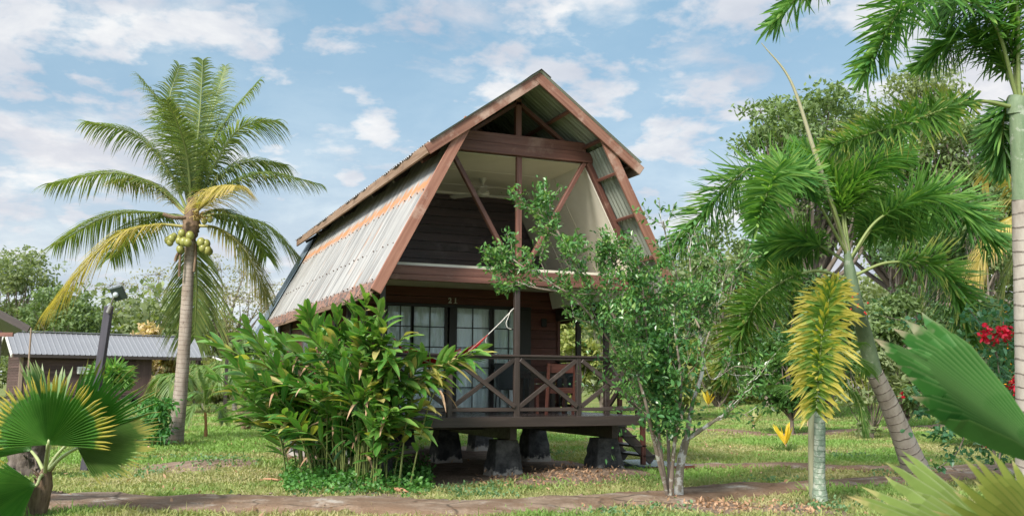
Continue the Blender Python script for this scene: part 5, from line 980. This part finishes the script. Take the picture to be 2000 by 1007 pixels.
#@@NEXT4
# ------------------------------------------------------------------ smaller plants
def small_plants():
    # leafy bush at the foot of the coconut palm
    D = 22.6; t = thing('leafy_bush', at(308, 872, D) * [1, 1, 0], 'bright green leafy bush at the left foot of the coconut palm', 'bush'); m = MB(); lv = MB(); tips = []
    for k in range(13): x = 308 + RNG.normal(0, 15); m.tube(pts([(310 + RNG.normal(0, 8), 878, D), (x, 830, D), (x + RNG.normal(0, 14), RNG.uniform(775, 820), D + RNG.normal(0, .2))]), np.linspace(.016, .006, 21), 4)
    put(m, 'stems', CANE, t); C = A([at(RNG.normal(306, 16), RNG.uniform(778, 860), D + RNG.normal(0, .25)) for _ in range(190)]); ovals(lv, C, 5, .05, .17, .06, .15, droop=.3); put(lv, 'foliage', leaf('bush_leaf', [(.035, .12, .03), (.06, .18, .045), (.10, .24, .06)], rough=.38), t)
    # young coconut
    D = 27; b = ongr(402, 852); D = float((b - CAM) @ CR[2]); t = thing('young_coconut_palm', b, 'knee-high young coconut palm with a thin orange stem on the lawn', 'palm')
    put(MB().tube(pts([(402, 855, D), (402, 830, D), (401, 805, D)]), [.05] * 7 + [.04] * 14, 7), 'trunk', mat('orange_stem', lambda t_: princ(t_, (.36, .17, .07), .7)), t)
    for P3, dt in (([(401, 805), (390, 770), (365, 770), (352, 800)], .3), ([(402, 805), (412, 775), (440, 762), (462, 775)], 0), ([(401, 805), (398, 760), (390, 735), (388, 722)], .2), ([(402, 805), (408, 765), (425, 735), (448, 728)], .4), ([(401, 805), (385, 790), (375, 800), (368, 822)], -.4), ([(402, 805), (415, 790), (430, 800), (436, 820)], -.5)):
        frond(t, pts([(x, y, D + dt * i / 3) for i, (x, y) in enumerate(P3)], 10), PALE, 'flat', .42, 26, .05, .2, .02, RACH, .2)
    # second, thicker young palms behind the lodge line
    for x, yb, D, h, lab, k in ((215, 770, 40, 52, 'small fluffy palm against the dark wall of the lodge', 0), (340, 800, 49, 74, 'green palm by the lodge porch, left of the coconut trunk', 1), (458, 780, 46, 84, 'feathery palm between the second lamp post and the cabin', 2), (398, 785, 52, 76, 'palm right of the coconut trunk in front of the far shed roof', 3)):
        b = at(x, yb, D); b[2] = 0; t = thing('garden_palm', b, lab, 'palm', 'small palms near the lodge'); z0 = 800 if k else 785
        put(MB().tube(pts([(x, z0, D), (x, yb - h * .35, D)]), .12, 7), 'trunk', PALMB, t)
        for j in range(9):
            a = j / 9 * 2 * math.pi + k; dx = math.cos(a) * h * .55; dd = math.sin(a) * h * .55 * D / FPX; y0 = yb - h * .35
            frond(t, pts([(x, y0, D), (x + dx * .35, y0 - h * .55, D + dd * .35), (x + dx * .85, y0 - h * .45, D + dd * .85), (x + dx * 1.15, y0 - h * .05, D + dd * 1.1)], 8), FOX if k == 0 else PALE, 'plume' if k == 0 else 'flat', .7 if k == 0 else .95, 20 if k == 0 else 34, .07, .15, .03, RACH)
    # dry shrub
    b = ongr(480, 838); D = float((b - CAM) @ CR[2]); t = thing('dry_shrub', b, 'dry brown twiggy shrub standing on the lawn left of the ginger clump', 'shrub'); m = MB()
    for k in range(170):
        a = RNG.normal(0, .34); e = A([480 + math.sin(a) * 52 * RNG.uniform(.6, 1), 838 - math.cos(a) * 52 * RNG.uniform(.6, 1.0)]); dd = RNG.normal(0, .3); m.tube([at(480 + RNG.normal(0, 5), 840, D), at((480 + e[0]) / 2 - a * 3, (838 + e[1]) / 2, D + dd / 2), at(e[0], e[1], D + dd)], [.012, .008, .003], 3)
    put(m, 'twigs', mat('dry_twig', lambda t_: princ(t_, (.30, .22, .15), .9)), t)
    # cordylines
    YL = leaf('cordyline_leaf_yellow', [(.42, .32, .03), (.60, .42, .04), (.55, .48, .08)], rough=.4); PL = leaf('cordyline_leaf_pale', [(.30, .30, .14), (.45, .42, .24)], rough=.45)
    for x, yb, h, m_, lab in ((1535, 878, 62, YL, 'bright yellow spiky cordyline with a green tuft at its base, nearest the path'), (1472, 838, 46, PL, 'pale cream spiky cordyline on the grassy mound'), (1384, 812, 40, YL, 'yellow cordyline glimpsed through the slender tree branches'), (1578, 832, 34, PL, 'small pinkish-yellow cordyline left of the young palm trunk')):
        b = ongr(x, yb); b[2] = float(gz(b[0], b[1])); D = float((b - CAM) @ CR[2]); H = h / FPX * D; t = thing('cordyline', b, lab, 'plant', 'cordylines on the lawn'); n = 13
        put(MB().tube([b - [0, 0, .03], b + [0, 0, H * .35]], [.03, .022], 6), 'stem', mat('pinkish_cane', lambda t_: princ(t_, (.42, .28, .20), .7)), t)
        lv = MB(); d = RNG.normal(0, .33, (n, 3)); d[:, 2] = 1; lv.blades(np.tile(b + [0, 0, H * .2], (n, 1)), d, RNG.normal(0, 1, (n, 3)), H * RNG.uniform(.55, .9, n), H * .12, [(0, .5), (.3, 1), (.7, .8), (1, .05)], fold=.3, droop=.15); put(lv, 'leaves', m_, t)
        if m_ is YL: g_ = MB(); g_.blades(b + RNG.normal(0, .13, (160, 3)) * [1, 1, 0], RNG.normal(0, .5, (160, 3)) + [0, 0, 1], RNG.normal(0, 1, (160, 3)), RNG.uniform(.15, .38, 160), .022, [(0, 1), (.6, .8), (1, .1)], droop=.4); put(g_, 'grass_tuft', leaf('tuft', [(.06, .11, .03), (.12, .18, .05)]), t)
    # grass tufts round the young palm and the coconut trunk
    for x, y, r, h, n, lab in ((1590, 985, .28, .30, 130, 'tuft of long grass at the foot of the young palm'), (350, 872, .42, .35, 260, 'ragged dry grass around the coconut trunk'), (310, 905, .12, .12, 60, 'little tuft of grass beside the path')):
        b = ongr(x, y); m = MB(); P = b + RNG.normal(0, r * .5, (n, 3)) * [1, 1, 0]; m.blades(P, RNG.normal(0, .5, (n, 3)) + [0, 0, 1], RNG.normal(0, 1, (n, 3)), h * RNG.uniform(.4, 1.1, n), .018, [(0, 1), (.6, .8), (1, .1)], droop=.5)
        tag(m.build('grass_tuft', leaf('tuft2', [(.08, .12, .04), (.14, .18, .06), (.22, .19, .10)])), lab, 'grass')
    # hanging dead coconut husk stump at the left
    b = ongr(52, 930); D = float((b - CAM) @ CR[2]); t = thing('palm_stump', b, 'dark ragged palm stump behind the left fan palm', 'stump')
    C = pts([(50, 940, D), (52, 900, D), (58, 862, D), (60, 850, D)], 6); put(MB().tube(C, np.linspace(.30, .24, len(C)), 16, rough=.25), 'trunk', bark('dark_stump_bark', (.045, .035, .03), (.19, .155, .13), None, sc=(9, 9, 3)), t)
    m = MB()
    for k in range(60): z = at(52 + RNG.normal(0, 10), RNG.uniform(860, 930), D - .2); m.tube([z, z + RNG.normal(0, .08, 3) + A([0, 0, .12])], [.035, .01], 4)
    put(m, 'bark_scales', bark('dark_stump_bark', 0, 0), t)
    # fallen sticks
    for (x, y), (x2, y2), r, lab in (((515, 932), (548, 935), .016, 'dry stick lying on the grass left of the ginger clump'), ((765, 952), (796, 957), .03, 'split reddish palm stick lying at the right foot of the ginger clump'), ((838, 900), (868, 886), .016, 'pale stick leaning at the right foot of the ginger canes')):
        a, b2 = ongr(x, y, .03), ongr(x2, y2, .04); a[2] += float(gz(a[0], a[1])); b2[2] += float(gz(b2[0], b2[1])); tag(MB().tube([a, (a + b2) / 2 + A([0, 0, .01]), b2], [r, r * 1.2, r * .5], 6).build('fallen_stick', mat('split_wood', lambda t_: princ(t_, (.42, .22, .13), .8))), lab, 'stick')
    # dead leaf litter by the citrus tree and under the deck edge
    m = MB(); P = []
    for cx, cy, r, n in ((1.1, -3.6, .7, 380), (1.2, .1, 1.0, 420), (-.2, -.1, .8, 200), (1.9, -4.2, .6, 150)):
        q = RNG.normal(0, r * .55, (n, 2)) + [cx, cy]; P.append(np.stack([q[:, 0], q[:, 1], gz(q[:, 0], q[:, 1]) + .012], 1))
    ovals(m, np.concatenate(P), 1, .01, .06, .028, 0, droop=0); tag(m.build('leaf_litter', GIND), 'fallen brown leaves under the citrus tree and before the piers', 'leaves', kind='stuff')
small_plants()
def bougainvillea():
    D = 14.2; t = thing('bougainvillea', at(1935, 900, D) * [1, 1, 0], 'bougainvillea bush with bright red blossoms and wandering leafy branches on the right', 'bush'); m = MB(); lv = MB(); fl = MB()
    BL = leaf('bougainvillea_leaf', [(.03, .10, .05), (.06, .16, .08), (.12, .22, .11)], rough=.38)
    br = [[(1945, 905), (1935, 840), (1900, 790), (1840, 770), (1785, 765)], [(1945, 905), (1930, 850), (1890, 830), (1850, 850), (1820, 840)], [(1900, 800), (1870, 880), (1815, 925)], [(1950, 905), (1965, 800), (1950, 720), (1945, 660)], [(1960, 880), (1930, 760), (1870, 700), (1800, 640), (1720, 615)], [(1960, 880), (1985, 800), (1980, 720), (1990, 660)], [(1910, 820), (1860, 800), (1830, 795), (1790, 812)], [(1950, 700), (1920, 640), (1890, 600)], [(1960, 800), (2000, 700), (2030, 600)], [(1900, 800), (1850, 740), (1795, 700)]]
    for P2 in br:
        dt = RNG.normal(0, .3); C = pts([(x, y, D + dt * i / 3) for i, (x, y) in enumerate(P2)], 8); m.tube(C, np.linspace(.016, .004, len(C)), 5); c = C[6:]; c = np.repeat(c, 2, 0) + RNG.normal(0, .05, (len(c) * 2, 3)); ovals(lv, c, 2, .05, .10, .07, .2, rows=[(0, .5), (.3, 1), (.6, .8), (1, .05)])
    C = A([at(RNG.normal(1945, 42), RNG.uniform(600, 900), D + .5 + RNG.normal(0, .3)) for _ in range(420)]); ovals(lv, C, 3, .08, .09, .065, .1, rows=[(0, .5), (.3, 1), (.6, .8), (1, .05)])
    for x, y, s, n in ((1945, 650, 12, 34), (1928, 660, 6, 12), (1962, 655, 7, 14), (1988, 750, 10, 26), (1996, 765, 8, 20), (1762, 768, 3, 1), (1925, 868, 3, 1)):
        C = A([at(x + RNG.normal(0, s), y + RNG.normal(0, s * .8), D - .3 + RNG.normal(0, .08)) for _ in range(n)]); ovals(fl, C, 4, .02, .06, .05, .1, rows=[(0, .4), (.35, 1), (.7, .8), (1, .05)], rnd=RNG.random(4 * n))
    put(m, 'branches', TREEB, t); put(lv, 'foliage', BL, t); put(fl, 'blossoms', leaf('red_bract', [(.28, .003, .015), (.50, .01, .04), (.62, .03, .07)], rough=.5, trans=.3), t)
    fo = MB(); C = A([at(RNG.uniform(1880, 1990), RNG.uniform(600, 800), 21.5 + RNG.normal(0, .3)) for _ in range(70)]); ovals(fo, C, 2, .03, .09, .07, 0); tag(fo.build('orange_blossoms', leaf('orange_flower', [(.7, .22, .01), (.75, .35, .02)])), 'scattered small orange blossoms on the dark bush at the right', 'flowers', kind='stuff')
bougainvillea()
# ------------------------------------------------------------------ lodge, hut, lamps
def lodge():
    a, b = at(36, 770, 52), at(430, 772, 58.5); a[2] = b[2] = 0; ex = unit(b - a); L_ = np.linalg.norm(b - a); t = thing('lodge', a, 'long low dark-walled lodge with pale grey ribbed roof and a cross-braced porch rail', 'cabin'); t.rotation_euler = (0, 0, math.atan2(ex[1], ex[0])); t.location = tuple(a)
    def add(mb, name, m, bv=0): return mb.build(name, m, t, bv)
    E0, RZ, EZ = 10.0, 4.28, 2.98; WX = 6.9  # lengths
    m = MB(); rows = 5; xs = np.arange(-.55, E0, .028)
    prof = np.where((np.arange(len(xs)) % 10) < 2, .032, 0.0)
    ny = len(xs)
    for (y0, z0, y1, z1) in ((1.9, RZ, -.7, EZ), (1.9, RZ, 4.5, EZ)):
        V = np.concatenate([np.stack([xs, np.full(ny, y0 + (y1 - y0) * q), z0 + (z1 - z0) * q + prof], 1) for q in np.linspace(0, 1, 4)]); i = (np.arange(3)[:, None] * ny + np.arange(ny - 1)[None]).ravel(); m.add(V, np.stack([i, i + 1, i + ny + 1, i + ny], 1))
    add(m, 'roof', mat('pale_grey_ribbed_metal', lambda t_: princ(t_, mixn(t_, noise(t_, .6, 5, vec=objc(t_)), (.20, .205, .22), (.27, .275, .29)), .45, .5, metal=.2)))
    add(MB().box(-.55, E0, 1.75, 2.05, RZ + .03, RZ + .07), 'ridge_cap', MATS['pale_grey_ribbed_metal']); add(MB().beam((-.58, 1.9, RZ - .1), (-.58, -.72, EZ - .1), .05, .2), 'barge_board', WHITEP); add(MB().beam((-.58, 1.9, RZ - .1), (-.58, 4.5, EZ - .1), .05, .2), 'barge_board', WHITEP); add(MB().box(-.5, E0, -.74, -.70, EZ - .17, EZ - .02), 'eave_board', DARKW)
    LW = wood('lodge_siding', (.06, .035, .032), (.11, .07, .062), .6, (.17, .12, .10), .3, .6)
    m = MB(); boards(m, 0, WX, 0, .75, 3.1, .15); add(m, 'wall', LW); m = MB(); boards(m, 0, 3.8, 0, .75, 3.1, .15, -1, 'y'); boards(m, .9, 2.9, 0, 3.1, 3.6, .15, -1, 'y'); add(m, 'wall', LW); m = MB(); boards(m, 0, 3.8, WX, .75, 3.1, .15, 1, 'y'); add(m, 'wall', LW)
    m = MB(); boards(m, 0, WX, 3.8, .75, 3.1, .15, 1); add(m, 'wall', LW)
    add(MB().box(-.05, .12, -.06, .06, .7, 3.1), 'corner_board', mat('tan_board', lambda t_: princ(t_, (.26, .19, .14), .7))); add(MB().box(WX - .9, WX + .03, -.05, -.03, .7, 3.05), 'wall_panel', LW)
    add(MB().box(0, E0 - .1, -.1, 3.9, .55, .72), 'floor', DARKW); add(MB().box(WX + .1, E0 - .2, -.05, .02, 1.62, 1.70), 'rail', DARKW); add(MB().box(WX + .1, E0 - .2, -.05, .02, .82, .90), 'rail', DARKW)
    for x0, x1 in ((WX + .1, WX + 1.6), (WX + 1.6, E0 - .2)): m = MB(); fence_x(m, (x0, -.02), (x1, -.02), .9, 1.62, .07); add(m, 'cross_brace', GREYW)
    for x in (WX + 1.55, E0 - .25): add(MB().box(x - .05, x + .05, -.05, .05, .7, 3.0), 'post', DARKW)
    for x in (.3, 2.6, 4.9, 7, 9.6):
        for y in (.2, 3.4): add(MB().tube([(x, y, 0), (x, y, .58)], [.22, .16], 6), 'pier', PIER)
    ac = MB().box(2.85, 3.55, -.3, -.05, 1.95, 2.35).build('air_conditioner', WHITEP, None, .02); tag(ac, 'white air-conditioner box on the dark lodge wall', 'air conditioner'); ac.location = t.location; ac.rotation_euler = t.rotation_euler
    g_ = MB()
    for k in range(6): g_.box(2.92, 3.3, -.315, -.302, 2.0 + k * .05, 2.02 + k * .05)
    g_.build('grille', mat('grey_grille', lambda t_: princ(t_, (.3, .3, .3), .5)), ac)
    # roof of a shed farther off
    a2 = at(385, 740, 64); a2[2] = 0; t2 = thing('shed', a2, 'small pale-roofed shed half hidden behind palms right of the coconut trunk', 'shed'); t2.rotation_euler = t.rotation_euler
    MB().beam((-.3, 0, 3.25), (2.2, 0, 3.25), 1.7, .06).build('roof', MATS['pale_grey_ribbed_metal'], t2).rotation_euler = (0, 0, 0)
    for x in (0, 1.9): MB().box(x - .05, x + .05, -.05, .05, 0, 3.2).build('post', DARKW, t2)
    m = MB(); boards(m, 0, 1.9, .5, .4, 3.2, .15); m.build('wall', LW, t2)
lodge()
def hut():
    D = 24; c = at(58, 640, D); t = thing('neighbouring_hut', c * [1, 1, 0], 'corner of a dark hut roof jutting in at the left edge', 'hut'); rt = unit(A([CR[0][0], CR[0][1], 0])); fw = unit(A([CR[2][0], CR[2][1], 0])); up = A([0, 0, 1.])
    ap = c - rt * 2.3 + up * 1.15; bk = fw * 5 - rt * 3.2
    m = MB(); th = up * .04
    m.add([ap, c, c + bk, ap + bk, ap + th, c + th, c + bk + th, ap + bk + th], [(0, 1, 2, 3), (4, 7, 6, 5), (0, 4, 5, 1), (1, 5, 6, 2)]); put(m, 'roof', SHEETUP, t)
    l_ = ap * 2 - c; l_[2] = c[2]; m = MB(); m.add([ap, ap + bk, l_ + bk, l_, ap + th, ap + bk + th, l_ + bk + th, l_ + th], [(0, 1, 2, 3), (4, 7, 6, 5), (0, 3, 7, 4)]); put(m, 'roof', SHEETUP, t)
    for e in (c, l_): put(MB().beam(ap - fw * .03 - up * .035, e - fw * .03 - up * .035, .05, .17, (0, 0, 1)), 'barge_board', DARKW, t)
    put(MB().beam(c - rt * .45 - up * .16 + fw * .1, l_ + rt * .45 - up * .16 + fw * .1, .06, .10, (0, 0, 1)), 'tie_beam', TRUSS, t)
    for q in (c - rt * .7, l_ + rt * .7):
        for f_ in (.08, .92): g0 = q + bk * f_; put(MB().beam(g0 * [1, 1, 0], g0 * [1, 1, 0] + up * (c[2] - .05), .12, .12, (0, 1, 0)), 'post', DARKW, t)
    w0 = c - rt * 1.2 + fw * .6; w1 = l_ + rt * .7 + fw * .6; m = MB()
    for z in np.arange(.8, c[2] - .05, .17): m.beam(w0 * [1, 1, 0] + up * z, w1 * [1, 1, 0] + up * z, .03, .165, (0, 0, 1))
    put(m, 'wall', SIDING, t)
    r_ = at(61, 640, D - .02); tag(MB().tube([r_, r_ * [1, 1, 0] + up * 1.9, r_ * [1, 1, 0]], .025, 6).build('rain_pole', mat('tan_pole', lambda t_: princ(t_, (.25, .18, .13), .8))), 'thin brown pole standing under the corner of the hut roof', 'pole')
hut()
def lamp_posts():
    b = ongr(166, 915); D = float((b - CAM) @ CR[2]); t = thing('lamp_post', b, 'leaning grey square timber lamp post with a flat floodlight on a bent bracket', 'lamp post', 'garden lamp posts'); top = at(213, 598, D); ax = unit(top - b)
    put(MB().beam(b - ax * .2, top, .125, .125, CR[2]), 'post', GREYW, t, .006); e = at(216, 597, D - .1); f1 = at(221, 583, D - .15); f2 = at(225, 577, D - .15)
    put(MB().tube(catmull([at(214, 612, D - .09), e, f1, f2], 6), .016, 6), 'bracket', mat('galvanised_steel', lambda t_: princ(t_, (.30, .29, .28), .5, metal=.6)), t)
    put(MB().tube([at(211, 610, D - .1), at(217, 596, D - .1)], .04, 7), 'clamp', MATS['galvanised_steel'], t)
    h = MB(); r, u, f = CR; c = at(230, 573, D - .15); q = unit(r * .95 + u * .25); v = unit(u * .9 - r * .25 - f * .45); h.beam(c - q * .10, c + q * .13, .04, .26, v); hd = put(h, 'lamp_head', mat('dark_green_glass', lambda t_: princ(t_, (.045, .06, .055), .2)), t, .01)
    s_ = MB(); nf = np.cross(q, v); nf = nf if nf @ f < 0 else -nf; s_.ball(c + nf * .03 - q * .03, (.05, .05, .05), 10, 6); put(s_, 'lamp_lens', mat('clear_lens', lambda t_: princ(t_, (.45, .50, .50), .15)), t)
    D = 38; b = at(438, 822, D); b[2] = 0; t = thing('lamp_post', b, 'thin upright dark lamp post with a small white lamp, left of the ginger clump', 'lamp post', 'garden lamp posts')
    put(MB().beam(b, b + A([0, 0, at(438, 697, D)[2]]), .12, .12, (0, 1, 0)), 'post', DARKW, t); c = at(425, 701, D - .1); put(MB().beam(c - CR[0] * .2 + CR[1] * .08, c + CR[0] * .18 - CR[1] * .05, .12, .07), 'lamp_head', WHITEP, t, .02)
lamp_posts()

def lawn_details():
    m = MB(); n = 900; q = []
    for _ in range(26):
        cx, cy = ongr(RNG.uniform(60, 1900), RNG.uniform(885, 1005))[:2]; k = int(RNG.uniform(20, 60)); q.append(RNG.normal(0, .28, (k, 2)) * [1.4, .8] + [cx, cy])
    q = np.concatenate(q); q = q[(pathdist(q[:, 0], q[:, 1]) > 0) & ~((np.abs(q[:, 0]) < 2.5) & (q[:, 1] > .4))]; ovals(m, np.stack([q[:, 0], q[:, 1], gz(q[:, 0], q[:, 1]) + .045], 1), 5, .03, .045, .036, .2)
    tag(m.build('clover', leaf('clover_leaf', [(.07, .15, .06), (.11, .20, .09), (.16, .25, .13)], rough=.6)), 'patches of small broad-leaved weeds scattered over the near lawn', 'weeds', kind='stuff')
    m = MB()
    for _ in range(420):
        p = ongr(RNG.uniform(20, 1950), RNG.uniform(900, 1006)); dd = float(pathdist(p[0], p[1])); 
        if dd < .15 or RNG.random() < .12: z = float(gz(p[0], p[1])) + (.06 if dd < -.1 else .0); rr = RNG.uniform(.008, .024); m.ball((p[0], p[1], z), (rr * 1.4, rr, rr * .7), 6, 4)
    for _ in range(150):
        x, y = RNG.normal(.9, .8), RNG.normal(.25, .35); rr = RNG.uniform(.01, .035); m.ball((x, y, float(gz(x, y))), (rr * 1.3, rr, rr * .7), 6, 4)
    tag(m.build('pebbles', CONC), 'small stones along the worn path edges and before the piers', 'stones', kind='stuff')
    m = MB(); n = 500; x = RNG.uniform(-8, 9, n); y = RNG.uniform(-4, 12, n); ovals(m, np.stack([x, y, gz(x, y) + .05], 1), 1, .01, .075, .035, 0); tag(m.build('scattered_leaves', GIND), 'single dry brown leaves strewn over the lawn', 'leaves', kind='stuff')
lawn_details()
